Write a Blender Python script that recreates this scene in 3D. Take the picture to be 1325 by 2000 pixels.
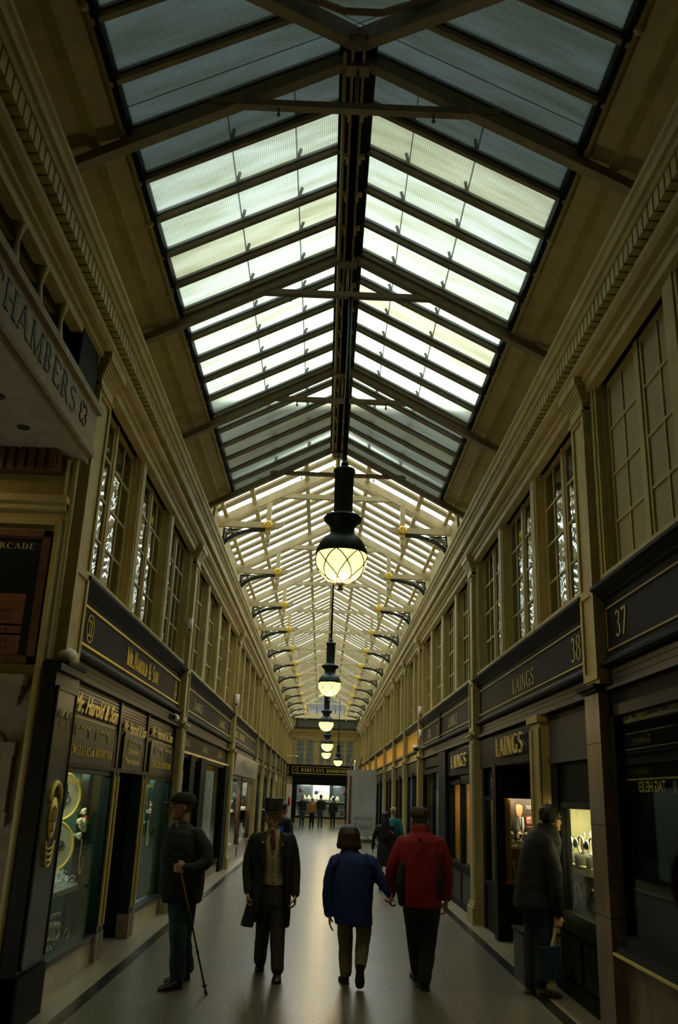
import bpy, bmesh, math, random
from math import sin, cos, pi, radians as R, sqrt
from mathutils import Vector, Matrix
random.seed(7)
S = bpy.context.scene
COL = S.collection
for o in list(bpy.data.objects): bpy.data.objects.remove(o)
# ------------------------------------------------------------------ camera
CH = 1.78
_p, _y, _r = R(18.0737), R(0.4055), R(2.164)
_f = Vector((sin(_y)*cos(_p), cos(_y)*cos(_p), sin(_p)))
_r0 = Vector((cos(_y), -sin(_y), 0)); _u = _r0.cross(_f)
CR = cos(_r)*_r0 + sin(_r)*_u; CU = -sin(_r)*_r0 + cos(_r)*_u; FPX = 1698.0
cam = bpy.data.cameras.new('camera'); camo = bpy.data.objects.new('camera', cam); COL.objects.link(camo)
m = Matrix((CR, CU, -_f)).transposed().to_4x4(); m.translation = (0, 0, CH); camo.matrix_world = m
cam.lens = FPX/2000*36; cam.sensor_width = 36; cam.sensor_fit = 'AUTO'; cam.clip_start = .05; cam.clip_end = 500
S.camera = camo
# ------------------------------------------------------------------ world, exposure
S.view_settings.view_transform = 'Standard'; S.view_settings.look = 'None'
S.view_settings.exposure = 0.0; S.view_settings.gamma = 1; S.view_settings.use_curve_mapping = False
S.cycles.use_denoising = True
S.cycles.max_bounces = 10; S.cycles.transparent_max_bounces = 24; S.cycles.sample_clamp_indirect = 6
SKY = 12.5
w = bpy.data.worlds.new('sky'); S.world = w; w.use_nodes = True; nt = w.node_tree; N = nt.nodes; L = nt.links; N.clear()
out = N.new('ShaderNodeOutputWorld'); bg = N.new('ShaderNodeBackground'); tc = N.new('ShaderNodeTexCoord')
dot = N.new('ShaderNodeVectorMath'); dot.operation = 'DOT_PRODUCT'; dot.inputs[1].default_value = Vector((0.02, .899, .438)).normalized()
rmp = N.new('ShaderNodeValToRGB'); e = rmp.color_ramp.elements
e[0].position = .0; e[0].color = (.07, .075, .08, 1); e[1].position = 1; e[1].color = (1.08, 1.1, 1.06, 1)
for p_, c_ in ((.45, (.74, .77, .77)), (.84, (.56, .59, .59)), (.91, (.21, .235, .235)), (.953, (.24, .26, .26)), (.972, (.42, .445, .44)), (.986, (.68, .71, .69))):
    a = rmp.color_ramp.elements.new(p_); a.color = (*c_, 1)
L.new(tc.outputs['Generated'], dot.inputs[0]); L.new(dot.outputs['Value'], rmp.inputs[0]); L.new(rmp.outputs[0], bg.inputs[0])
bg.inputs[1].default_value = SKY; L.new(bg.outputs[0], out.inputs[0])

# ------------------------------------------------------------------ materials
def mat(name, col=(.5, .5, .5), rough=.5, metal=0., emit=None, es=1., noise=0., nscale=8., bump=0., bscale=40., coat=0., col2=None, spec=.5, stretch=None):
    m = bpy.data.materials.new(name); m.use_nodes = True; t = m.node_tree; b = t.nodes['Principled BSDF']
    b.inputs['Base Color'].default_value = (*col, 1); b.inputs['Roughness'].default_value = rough; b.inputs['Metallic'].default_value = metal
    b.inputs['Specular IOR Level'].default_value = spec
    if coat: b.inputs['Coat Weight'].default_value = coat; b.inputs['Coat Roughness'].default_value = .12
    if emit: b.inputs['Emission Color'].default_value = (*emit, 1); b.inputs['Emission Strength'].default_value = es
    if noise or bump or col2:
        c = t.nodes.new('ShaderNodeTexCoord'); mp = t.nodes.new('ShaderNodeMapping'); t.links.new(c.outputs['Object'], mp.inputs[0])
        if stretch: mp.inputs['Scale'].default_value = stretch
    if noise or col2:
        n = t.nodes.new('ShaderNodeTexNoise'); n.inputs['Scale'].default_value = nscale; n.inputs['Detail'].default_value = 5; n.inputs['Roughness'].default_value = .65
        t.links.new(mp.outputs[0], n.inputs['Vector'])
        r = t.nodes.new('ShaderNodeValToRGB'); c2 = col2 or tuple(x*(1-noise) for x in col)
        r.color_ramp.elements[0].position = .35; r.color_ramp.elements[0].color = (*c2, 1)
        r.color_ramp.elements[1].position = .65; r.color_ramp.elements[1].color = (*col, 1)
        t.links.new(n.outputs['Fac'], r.inputs[0]); t.links.new(r.outputs[0], b.inputs['Base Color'])
    if bump:
        n = t.nodes.new('ShaderNodeTexNoise'); n.inputs['Scale'].default_value = bscale; n.inputs['Detail'].default_value = 3
        t.links.new(mp.outputs[0], n.inputs['Vector'])
        bp = t.nodes.new('ShaderNodeBump'); bp.inputs['Strength'].default_value = bump; bp.inputs['Distance'].default_value = .02
        t.links.new(n.outputs['Fac'], bp.inputs['Height']); t.links.new(bp.outputs[0], b.inputs['Normal'])
    return m
def glassmat(name, tint=(.8, .85, .82), gloss=.14, rough=.02, bump=0., bscale=5., gz=.75):
    m = bpy.data.materials.new(name); m.use_nodes = True; t = m.node_tree; n = t.nodes; n.clear()
    o = n.new('ShaderNodeOutputMaterial'); tr = n.new('ShaderNodeBsdfTransparent'); tr.inputs[0].default_value = (*tint, 1)
    g = n.new('ShaderNodeBsdfGlossy'); g.inputs['Roughness'].default_value = rough; g.inputs[0].default_value = (.9, .95, .92, 1)
    lw = n.new('ShaderNodeLayerWeight'); lw.inputs[0].default_value = .35
    ma = n.new('ShaderNodeMath'); ma.operation = 'MULTIPLY_ADD'; ma.inputs[1].default_value = gz; ma.inputs[2].default_value = gloss
    t.links.new(lw.outputs['Facing'], ma.inputs[0])
    pw = n.new('ShaderNodeMath'); pw.operation = 'POWER'; pw.inputs[1].default_value = 2.5
    t.links.new(lw.outputs['Facing'], pw.inputs[0]); t.links.new(pw.outputs[0], ma.inputs[0]); ma.use_clamp = True
    mx = n.new('ShaderNodeMixShader'); t.links.new(ma.outputs[0], mx.inputs[0]); t.links.new(tr.outputs[0], mx.inputs[1]); t.links.new(g.outputs[0], mx.inputs[2])
    if bump:
        c = n.new('ShaderNodeTexCoord'); no = n.new('ShaderNodeTexNoise'); no.inputs['Scale'].default_value = bscale; no.inputs['Distortion'].default_value = 1.2
        t.links.new(c.outputs['Object'], no.inputs['Vector'])
        bp = n.new('ShaderNodeBump'); bp.inputs['Strength'].default_value = bump; bp.inputs['Distance'].default_value = .05
        t.links.new(no.outputs['Fac'], bp.inputs['Height']); t.links.new(bp.outputs[0], g.inputs['Normal'])
    t.links.new(mx.outputs[0], o.inputs[0]); return m
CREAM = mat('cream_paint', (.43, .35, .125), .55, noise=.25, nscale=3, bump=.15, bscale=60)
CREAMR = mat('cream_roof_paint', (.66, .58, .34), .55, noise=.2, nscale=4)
OLIVE = mat('brown_steel_paint', (.22, .175, .08), .55, noise=.3, nscale=6)
BLACK = mat('black_paint', (.014, .0165, .0155), .5, noise=.3, nscale=9, spec=.04)
BLACKG = mat('black_gloss_paint', (.012, .013, .012), .36, spec=.12)
GREENK = mat('green_black_paint', (.013, .027, .02), .35, spec=.25)
GREEN = mat('bottle_green_velvet', (.012, .055, .032), .8, noise=.3)
GREYP = mat('grey_glossy_panel', (.06, .065, .058), .22, spec=.35)
GOLD = mat('gold_leaf', (1.0, .74, .10), .4, .0)
GOLDP = mat('gold_paint', (.80, .62, .17), .45)
DULL = mat('dull_gold_letter', (.48, .38, .15), .5)
WOODR = mat('varnished_wood', (.12, .045, .02), .35, noise=.5, nscale=6, coat=.2)
TAN = mat('oak_panel', (.52, .33, .10), .45, noise=.3, nscale=5, stretch=(1, 1, .15))
STONE = mat('brown_marble', (.26, .17, .09), .35, noise=.35, nscale=5, coat=.12, col2=(.13, .085, .05), stretch=(1, 1, .5))
STONE2 = mat('pale_sandstone', (.30, .245, .155), .7, noise=.3, nscale=5, bump=.2)
FRIEZE = mat('carved_grey_stone', (.32, .27, .18), .75, noise=.3, nscale=7, bump=.3, bscale=25)
WHITE = mat('white_plastic', (.75, .73, .66), .35)
POSTER = mat('white_poster_board', (.42, .44, .43), .5, noise=.12, nscale=2)
INK = mat('black_ink', (.015, .015, .015), .5)
RED = mat('red_leather', (.50, .02, .02), .4)
GREYL = mat('grey_leather', (.16, .16, .13), .5)
STEEL = mat('polished_steel', (.75, .75, .72), .15, 1.)
BRUSHED = mat('brushed_steel_panel', (.42, .40, .34), .35, .7)
SILV = mat('silver_jewellery', (.9, .9, .85), .12, 1., emit=None)
MARBLE = mat('ivory_marble', (.55, .47, .25), .3, noise=.2, nscale=4)
CREAMD = mat('cream_display_lining', (.62, .56, .36), .8, noise=.08)
GREYD = mat('grey_display_lining', (.22, .23, .20), .8, noise=.1)
DARKROOM = mat('dark_shop_interior', (.02, .02, .017), .7)
CURT = mat('drawn_net_curtain', (.085, .08, .055), .85, noise=.55, nscale=7, stretch=(6, 1, .4))
BLIND = mat('cream_blind', (.30, .255, .135), .7)
DGREY = mat('cctv_black', (.01, .01, .01), .15)
PANE = glassmat('old_wavy_glass', (.55, .6, .55), .16, .01, .07, 2.6)
SHOPG = glassmat('shop_glass', (.88, .92, .89), .03, .01, gz=.22)
CLEARG = glassmat('clear_roof_glass', (.93, .96, .96), .03, .03, gz=.3)
LAMPON = mat('glowing_lamp_glass', (.9, .8, .5), .3, emit=(1., .84, .24), es=2.3)
LEAD = mat('lead_came', (.05, .04, .02), .5)
LIT = mat('lit_tube', (1, 1, 1), .5, emit=(.85, 1., .92), es=9)
WARM = mat('warm_tube', (1, .9, .6), .5, emit=(1., .72, .34), es=9)
FLB = mat('black_marble_strip', (.014, .014, .013), .25)
FLC = mat('pale_border_terrazzo', (.27, .235, .14), .32, noise=.25, nscale=30)
PETAL = mat('cream_petals', (.75, .66, .38), .7)
PETR = mat('red_petals', (.4, .03, .04), .7)
# floor
FLOOR = mat('grey_terrazzo', (.14, .125, .08), .28, spec=.42)
t = FLOOR.node_tree; b = t.nodes['Principled BSDF']; c = t.nodes.new('ShaderNodeTexCoord')
v = t.nodes.new('ShaderNodeTexNoise'); v.inputs['Scale'].default_value = 30; v.inputs['Detail'].default_value = 6; v.inputs['Roughness'].default_value = .75
n2 = t.nodes.new('ShaderNodeTexNoise'); n2.inputs['Scale'].default_value = 1.1; n2.inputs['Detail'].default_value = 4
br = t.nodes.new('ShaderNodeTexBrick'); br.inputs['Scale'].default_value = 1; br.inputs['Mortar Size'].default_value = .006; br.inputs['Brick Width'].default_value = 1.4; br.inputs['Row Height'].default_value = 1.4
br.offset = 0; br.inputs['Color1'].default_value = (1, 1, 1, 1); br.inputs['Color2'].default_value = (.92, .92, .92, 1); br.inputs['Mortar'].default_value = (.55, .55, .5, 1)
r1 = t.nodes.new('ShaderNodeValToRGB'); r1.color_ramp.elements[0].position = .43; r1.color_ramp.elements[0].color = (.048, .046, .030, 1); r1.color_ramp.elements[1].position = .57; r1.color_ramp.elements[1].color = (.25, .235, .155, 1)
r2 = t.nodes.new('ShaderNodeValToRGB'); r2.color_ramp.elements[0].position = .3; r2.color_ramp.elements[0].color = (.7, .7, .7, 1); r2.color_ramp.elements[1].position = .7; r2.color_ramp.elements[1].color = (1, 1, 1, 1)
mx = t.nodes.new('ShaderNodeMix'); mx.data_type = 'RGBA'; mx.blend_type = 'MULTIPLY'; mx.inputs[0].default_value = 1
mx2 = t.nodes.new('ShaderNodeMix'); mx2.data_type = 'RGBA'; mx2.blend_type = 'MULTIPLY'; mx2.inputs[0].default_value = 1
for q in (v, n2, br): t.links.new(c.outputs['Object'], q.inputs['Vector'])
t.links.new(v.outputs['Fac'], r1.inputs[0]); t.links.new(n2.outputs['Fac'], r2.inputs[0])
t.links.new(r1.outputs[0], mx.inputs[6]); t.links.new(r2.outputs[0], mx.inputs[7])
t.links.new(mx.outputs[2], mx2.inputs[6]); t.links.new(br.outputs[0], mx2.inputs[7]); t.links.new(mx2.outputs[2], b.inputs['Base Color'])
bp = t.nodes.new('ShaderNodeBump'); bp.inputs['Strength'].default_value = .05; bp.inputs['Distance'].default_value = .006
t.links.new(v.outputs['Fac'], bp.inputs['Height']); t.links.new(bp.outputs[0], b.inputs['Normal'])
# wired translucent roof glass with grime streaks running down the slope
def frost(name, tint, direct):
    m = bpy.data.materials.new(name); m.use_nodes = True; t = m.node_tree; n = t.nodes; n.clear()
    o = n.new('ShaderNodeOutputMaterial'); tl = n.new('ShaderNodeBsdfTranslucent'); tr = n.new('ShaderNodeBsdfTransparent')
    rf = n.new('ShaderNodeBsdfRefraction'); rf.inputs['Roughness'].default_value = .36; rf.inputs['IOR'].default_value = 1.02
    c = n.new('ShaderNodeTexCoord')
    mp = n.new('ShaderNodeMapping'); mp.inputs['Scale'].default_value = (.35, 4, 1); t.links.new(c.outputs['Object'], mp.inputs[0])
    no = n.new('ShaderNodeTexNoise'); no.inputs['Scale'].default_value = 1.6; no.inputs['Detail'].default_value = 8; no.inputs['Roughness'].default_value = .62; no.inputs['Distortion'].default_value = .25
    t.links.new(mp.outputs[0], no.inputs['Vector'])
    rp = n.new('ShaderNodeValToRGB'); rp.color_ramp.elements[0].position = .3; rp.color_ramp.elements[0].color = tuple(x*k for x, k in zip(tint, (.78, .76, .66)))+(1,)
    rp.color_ramp.elements[1].position = .62; rp.color_ramp.elements[1].color = (*tint, 1); t.links.new(no.outputs['Fac'], rp.inputs[0])
    br = n.new('ShaderNodeTexBrick'); br.offset = 0; br.inputs['Scale'].default_value = 1; br.inputs['Brick Width'].default_value = .019; br.inputs['Row Height'].default_value = .019
    br.inputs['Mortar Size'].default_value = .0028; br.inputs['Color1'].default_value = (1, 1, 1, 1); br.inputs['Color2'].default_value = (1, 1, 1, 1); br.inputs['Mortar'].default_value = (.62, .64, .62, 1)
    t.links.new(c.outputs['Object'], br.inputs['Vector'])
    mx = n.new('ShaderNodeMix'); mx.data_type = 'RGBA'; mx.blend_type = 'MULTIPLY'; mx.inputs[0].default_value = .8
    t.links.new(rp.outputs[0], mx.inputs[6]); t.links.new(br.outputs[0], mx.inputs[7])
    for q in (tl, tr, rf): t.links.new(mx.outputs[2], q.inputs[0])
    m1 = n.new('ShaderNodeMixShader'); m1.inputs[0].default_value = .86; t.links.new(tl.outputs[0], m1.inputs[1]); t.links.new(rf.outputs[0], m1.inputs[2])
    m2 = n.new('ShaderNodeMixShader'); m2.inputs[0].default_value = direct; t.links.new(m1.outputs[0], m2.inputs[1]); t.links.new(tr.outputs[0], m2.inputs[2])
    t.links.new(m2.outputs[0], o.inputs[0]); return m
FROST = [frost('dimmed_wired_roof_glass', (.165, .185, .18), .10), frost('wired_roof_glass_pale', (.47, .505, .475), .12), frost('wired_roof_glass_stained', (.42, .435, .375), .12)]  # first tint is darkened to carry the weaker light at the entrance end

# ------------------------------------------------------------------ mesh helpers
class MB:
    def __init__(s): s.v = []; s.f = []; s.m = []; s.mi = 0; s.sm = []; s.s = False
    def poly(s, pts, faces):
        b = len(s.v); s.v += [tuple(p) for p in pts]
        for f in faces: s.f.append([b+i for i in f]); s.m.append(s.mi); s.sm.append(s.s)
        return s
    def box(s, x0, x1, y0, y1, z0, z1):
        x0, x1 = sorted((x0, x1)); y0, y1 = sorted((y0, y1)); z0, z1 = sorted((z0, z1))
        return s.poly([(x0, y0, z0), (x1, y0, z0), (x1, y1, z0), (x0, y1, z0), (x0, y0, z1), (x1, y0, z1), (x1, y1, z1), (x0, y1, z1)],
                      [(3, 2, 1, 0), (4, 5, 6, 7), (0, 1, 5, 4), (1, 2, 6, 5), (2, 3, 7, 6), (3, 0, 4, 7)])
    def beam(s, p, q, w, h, up=(0, 0, 1)):
        p = Vector(p); q = Vector(q); d = (q-p).normalized(); u = Vector(up); r = d.cross(u)
        if r.length < 1e-4: r = d.cross(Vector((1, 0, 0)))
        r.normalize(); u = r.cross(d); r = r*w/2; u = u*h/2
        return s.poly([p-r-u, p+r-u, p+r+u, p-r+u, q-r-u, q+r-u, q+r+u, q-r+u], [(0, 1, 2, 3), (7, 6, 5, 4), (0, 4, 5, 1), (1, 5, 6, 2), (2, 6, 7, 3), (3, 7, 4, 0)])
    def prism(s, prof, y0, y1, axis='y'):
        n = len(prof)
        f = (lambda a, b, c: (a, c, b)) if axis == 'y' else (lambda a, b, c: (c, a, b)) if axis == 'x' else (lambda a, b, c: (a, b, c))
        pts = [f(a, b, y0) for a, b in prof]+[f(a, b, y1) for a, b in prof]
        return s.poly(pts, [list(range(n)), list(range(2*n-1, n-1, -1))]+[(i, i+n, (i+1) % n+n, (i+1) % n) for i in range(n)])
    def tube(s, pts, rad, n=8, cap=True):
        pts = [Vector(p) for p in pts]
        if not isinstance(rad, (list, tuple)): rad = [rad]*len(pts)
        rings = []; prev = None
        for i, p in enumerate(pts):
            d = (pts[min(i+1, len(pts)-1)]-pts[max(i-1, 0)])
            if d.length < 1e-7: d = Vector((0, 0, 1))
            d.normalize()
            a = prev if prev is not None else (Vector((1, 0, 0)) if abs(d.x) < .9 else Vector((0, 1, 0)))
            a = (a-d*a.dot(d))
            if a.length < 1e-5: a = d.orthogonal()
            a.normalize(); prev = a; bb = d.cross(a)
            rings.append([p+(a*cos(2*pi*k/n)+bb*sin(2*pi*k/n))*rad[i] for k in range(n)])
        return s.rings(rings, cap)
    def rings(s, rings, cap=True, close=True):
        n = len(rings[0]); b = [p for r in rings for p in r]; f = []
        for i in range(len(rings)-1):
            for k in range(n if close else n-1):
                f.append((i*n+k, i*n+(k+1) % n, (i+1)*n+(k+1) % n, (i+1)*n+k))
        if cap: f.append(tuple(range(n-1, -1, -1))); f.append(tuple(range((len(rings)-1)*n, len(rings)*n)))
        return s.poly(b, f)
    def lathe(s, prof, c=(0, 0, 0), n=24):
        return s.rings([[Vector(c)+Vector((r*cos(2*pi*k/n), r*sin(2*pi*k/n), z)) for k in range(n)] for r, z in prof])
    def ball(s, c, r, n=10, sc=(1, 1, 1)):
        c = Vector(c); sc = Vector(sc)
        return s.rings([[c+Vector((r*sc.x*sin(t)*cos(2*pi*k/n), r*sc.y*sin(t)*sin(2*pi*k/n), -r*sc.z*cos(t))) for k in range(n)] for t in [pi*(i+.02)/(n//2+.04) for i in range(n//2+1)]])
    def disc(s, cx, cz, rx, rz, y0, y1, n=24):
        return s.prism([(cx+rx*cos(2*pi*k/n), cz+rz*sin(2*pi*k/n)) for k in range(n)], y0, y1)
    def mesh(s, name, mats):
        me = bpy.data.meshes.new(name); me.from_pydata(s.v, [], s.f)
        for mm in (mats if isinstance(mats, (list, tuple)) else [mats]): me.materials.append(mm)
        me.polygons.foreach_set('material_index', s.m); me.polygons.foreach_set('use_smooth', s.sm)
        bm = bmesh.new(); bm.from_mesh(me); bmesh.ops.recalc_face_normals(bm, faces=bm.faces); bm.to_mesh(me); bm.free()
        return me
    def build(s, name, mats, parent=None, label=None, cat=None, group=None, kind=None):
        o = bpy.data.objects.new(name, s.mesh(name, mats)); COL.objects.link(o); o.parent = parent
        tag(o, label, cat, group, kind); return o
def M(smooth=False):
    b = MB(); b.s = smooth; return b
def tag(o, label=None, cat=None, group=None, kind=None):
    if label: o['label'] = label
    if cat: o['category'] = cat
    if group: o['group'] = group
    if kind: o['kind'] = kind
    return o
def thing(name, label, cat, loc=(0, 0, 0), rz=0, group=None, kind=None):
    o = bpy.data.objects.new(name, None); o.empty_display_size = .1; COL.objects.link(o); o.location = loc; o.rotation_euler = (0, 0, rz)
    return tag(o, label, cat, group, kind)
def kids(o): return list(o.children)
def copy_tree(o, parent=None, label=None, loc=None, rz=None, scale=None, group=None, name=None):
    c = o.copy(); COL.objects.link(c); c.parent = parent
    if name: c.name = name
    if label: c['label'] = label
    if group: c['group'] = group
    if loc is not None: c.location = loc
    if rz is not None: c.rotation_euler = (0, 0, rz)
    if scale is not None: c.scale = scale
    for ch in kids(o): copy_tree(ch, c)
    return c
def P(u, v, Y):     # the point at depth Y seen at (u, v)
    d = CR*((u-662.5)/FPX)-CU*((v-1000)/FPX)+_f
    s = Y/d.y; return Vector((d.x*s, Y, CH+d.z*s))
CX, HW = .06, 2.34
def wall_at(side, Y):     # local x runs along the wall in reading direction, y into the wall
    return ((CX-HW, Y, 0), R(90)) if side < 0 else ((CX+HW, Y, 0), R(-90))
# ------------------------------------------------------------------ lettering
def _seg(x0, z0, x1, z1, w):
    d = Vector((x1-x0, z1-z0)); n = Vector((-d.y, d.x)).normalized()*w/2 if d.length else Vector((0, w/2))
    return [(x0-n.x, z0-n.y), (x1-n.x, z1-n.y), (x1+n.x, z1+n.y), (x0+n.x, z0+n.y)]
def _v(x, w=.15, z0=0, z1=1, s=True):
    o = [[(x-w/2, z0), (x+w/2, z0), (x+w/2, z1), (x-w/2, z1)]]
    if s:
        for z in ((0, .05) if z0 == 0 else (), (.95, 1) if z1 == 1 else ()):
            if z: o.append([(x-w/2-.07, z[0]), (x+w/2+.07, z[0]), (x+w/2+.07, z[1]), (x-w/2-.07, z[1])])
    return o
def _h(x0, x1, z, w=.06): return [[(x0, z-w/2), (x1, z-w/2), (x1, z+w/2), (x0, z+w/2)]]
def _diag(x0, z0, x1, z1, w):
    return [[(x0-w/2, z0), (x0+w/2, z0), (x1+w/2, z1), (x1-w/2, z1)]]
def _arc(cx, cz, rx, rz, a0, a1, tx=.15, tz=.05):
    o = []; n = max(3, int(abs(a1-a0)/20))
    for i in range(n):
        a, b = R(a0+(a1-a0)*i/n), R(a0+(a1-a0)*(i+1)/n)
        o.append([(cx+rx*cos(a), cz+rz*sin(a)), (cx+rx*cos(b), cz+rz*sin(b)), (cx+(rx-tx)*cos(b), cz+(rz-tz)*sin(b)), (cx+(rx-tx)*cos(a), cz+(rz-tz)*sin(a))])
    return o
GL = {
 'A': (_diag(.06, 0, .36, 1, .06)+_diag(.66, 0, .36, 1, .15)+_h(.16, .54, .33)+_h(0, .16, .025, .05)+_h(.54, .8, .025, .05), .80),
 'B': (_v(.17)+_arc(.24, .75, .28, .25, -90, 90)+_arc(.24, .26, .34, .27, -90, 90)+_h(.1, .26, .98, .05)+_h(.1, .26, .5, .05)+_h(.1, .26, .02, .05), .66),
 'C': (_arc(.40, .5, .37, .51, 48, 312)+_v(.66, .04, .66, .9, False), .76),
 'D': (_v(.17)+_arc(.26, .5, .44, .5, -90, 90)+_h(.1, .3, .975, .05)+_h(.1, .3, .025, .05), .78),
 'E': (_v(.17)+_h(.1, .56, .97)+_h(.1, .46, .52)+_h(.1, .6, .03)+_v(.57, .04, .8, 1, False)+_v(.6, .04, 0, .22, False), .68),
 'F': (_v(.17)+_h(.1, .56, .97)+_h(.1, .46, .52)+_v(.57, .04, .8, 1, False), .62),
 'G': (_arc(.40, .5, .37, .51, 48, 312)+_v(.66, .13, .02, .42, False)+_h(.52, .78, .42, .05), .84),
 'H': (_v(.17)+_v(.67)+_h(.2, .65, .5), .84), 'I': (_v(.17), .34),
 'J': (_v(.3, .15, .1, 1)+_arc(.14, .08, .23, .22, -160, 0, .12, .06), .44),
 'K': (_v(.17)+_diag(.25, .42, .6, 1, .06)+_diag(.66, 0, .36, .58, .15), .76),
 'L': (_v(.17)+_h(.1, .6, .03)+_v(.6, .04, 0, .24, False), .66),
 'M': (_v(.13, .06)+_v(.83)+_diag(.47, 0, .17, 1, .14)+_diag(.47, 0, .8, 1, .06), 1.0),
 'N': (_v(.13, .06)+_v(.7, .06)+_diag(.68, 0, .14, 1, .15), .84),
 'O': (_arc(.43, .5, .40, .51, 0, 360), .86), 'P': (_v(.17)+_arc(.24, .72, .32, .28, -90, 90)+_h(.1, .26, .975, .05)+_h(.1, .26, .46, .05), .62),
 'R': (_v(.17)+_arc(.24, .74, .32, .26, -90, 90)+_h(.1, .26, .975, .05)+_h(.1, .3, .5, .05)+_diag(.66, 0, .34, .5, .15), .74),
 'S': (_arc(.31, .74, .25, .27, 30, 250, .11, .07)+_arc(.31, .26, .27, .28, 70, -150, .11, .07)+_diag(.40, .42, .22, .60, .16), .62),
 'T': (_v(.36)+_h(.04, .68, .97)+_v(.04, .04, .8, 1, False)+_v(.68, .04, .8, 1, False), .74),
 'U': (_v(.17, .15, .25, 1)+_v(.68, .06, .25, 1)+_arc(.405, .27, .31, .29, 180, 360, .13, .06), .84),
 'V': (_diag(.36, 0, .08, 1, .15)+_diag(.36, 0, .66, 1, .06), .74), 'W': (_diag(.3, 0, .06, 1, .14)+_diag(.3, 0, .5, 1, .05)+_diag(.7, 0, .46, 1, .14)+_diag(.7, 0, .94, 1, .05), 1.0),
 'Y': (_v(.37, .15, 0, .5)+_diag(.37, .45, .08, 1, .14)+_diag(.37, .45, .66, 1, .06), .74), 'X': (_diag(.66, 0, .1, 1, .15)+_diag(.1, 0, .66, 1, .06), .76),
 '&': (_arc(.36, .77, .2, .23, 0, 360, .08, .05)+_arc(.34, .27, .31, .29, 80, 330, .12, .06)+_diag(.82, 0, .3, .66, .14)+_diag(.6, .1, .74, .5, .05), .92),
 '.': ([[(.06, 0), (.2, 0), (.2, .13), (.06, .13)]], .27), '-': (_h(.05, .4, .42, .08), .46), ' ': ([], .36),
 '3': (_arc(.28, .75, .24, .25, 150, -90, .11, .06)+_arc(.28, .27, .27, .27, 90, -150, .12, .06), .58),
 '7': (_h(.05, .56, .95, .1)+_diag(.2, 0, .52, .95, .13), .6),
 '8': (_arc(.3, .75, .22, .25, 0, 360, .1, .05)+_arc(.3, .27, .27, .28, 0, 360, .11, .05), .6),
 '1': (_v(.2), .4), '2': (_arc(.28, .72, .25, .28, 160, -30, .12, .06)+_diag(.1, .05, .44, .62, .1)+_h(.04, .56, .05, .1), .6), '9': (_arc(.3, .7, .25, .3, 0, 360, .11, .05)+_diag(.3, 0, .5, .55, .1), .6), '0': (_arc(.3, .5, .27, .5, 0, 360, .12, .05), .6)}
def serif(txt, x, z, h, width=None, y=0., th=.004, mb=None, small=None, slant=0.):
    """capital letters facing local -y, first letter's left foot at x, baseline z"""
    def adv(c, k): return GL[c.upper()][1]*k+.06*k
    ks = [(.78 if (small and c.islower()) else 1.) for c in txt]
    tot = sum(adv(c, k) for c, k in zip(txt, ks)); sx = (width/tot if width else h)
    mb = mb or M(); cx = 0
    for c, k in zip(txt, ks):
        for pl in GL[c.upper()][0]:
            mb.prism([(x+(cx+a*k+slant*b*k)*sx, z+b*h*k) for a, b in pl], y-th, y)
        cx += adv(c, k)
    return mb
def ftext(txt, x, z, h, width=None, y=0., th=.003, shear=0., bold=0., material=None, name='lettering', parent=None, align='LEFT', flip=False, space=1.):
    cu = bpy.data.curves.new('t', 'FONT'); cu.body = txt; cu.size = 1; cu.shear = shear; cu.extrude = 0; cu.offset = bold; cu.align_x = align; cu.resolution_u = 3; cu.space_character = space
    o = bpy.data.objects.new('t', cu); COL.objects.link(o); dg = bpy.context.evaluated_depsgraph_get(); me = bpy.data.meshes.new_from_object(o.evaluated_get(dg))
    bpy.data.objects.remove(o); bpy.data.curves.remove(cu)
    xs = [v.co.x for v in me.vertices]; ys = [v.co.y for v in me.vertices]; w0 = max(xs)-min(xs); sy = h/.73; sx = (width/w0) if width else sy
    if flip: sx = -sx
    base = min(xs) if not flip else max(xs)
    if align == 'CENTER': base = 0
    for v in me.vertices: v.co = Vector((x+(v.co.x-base)*sx, y-th, z+v.co.y*sy))
    me.materials.clear(); me.materials.append(material)
    o = bpy.data.objects.new(name, me); COL.objects.link(o); o.parent = parent; return o
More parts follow.
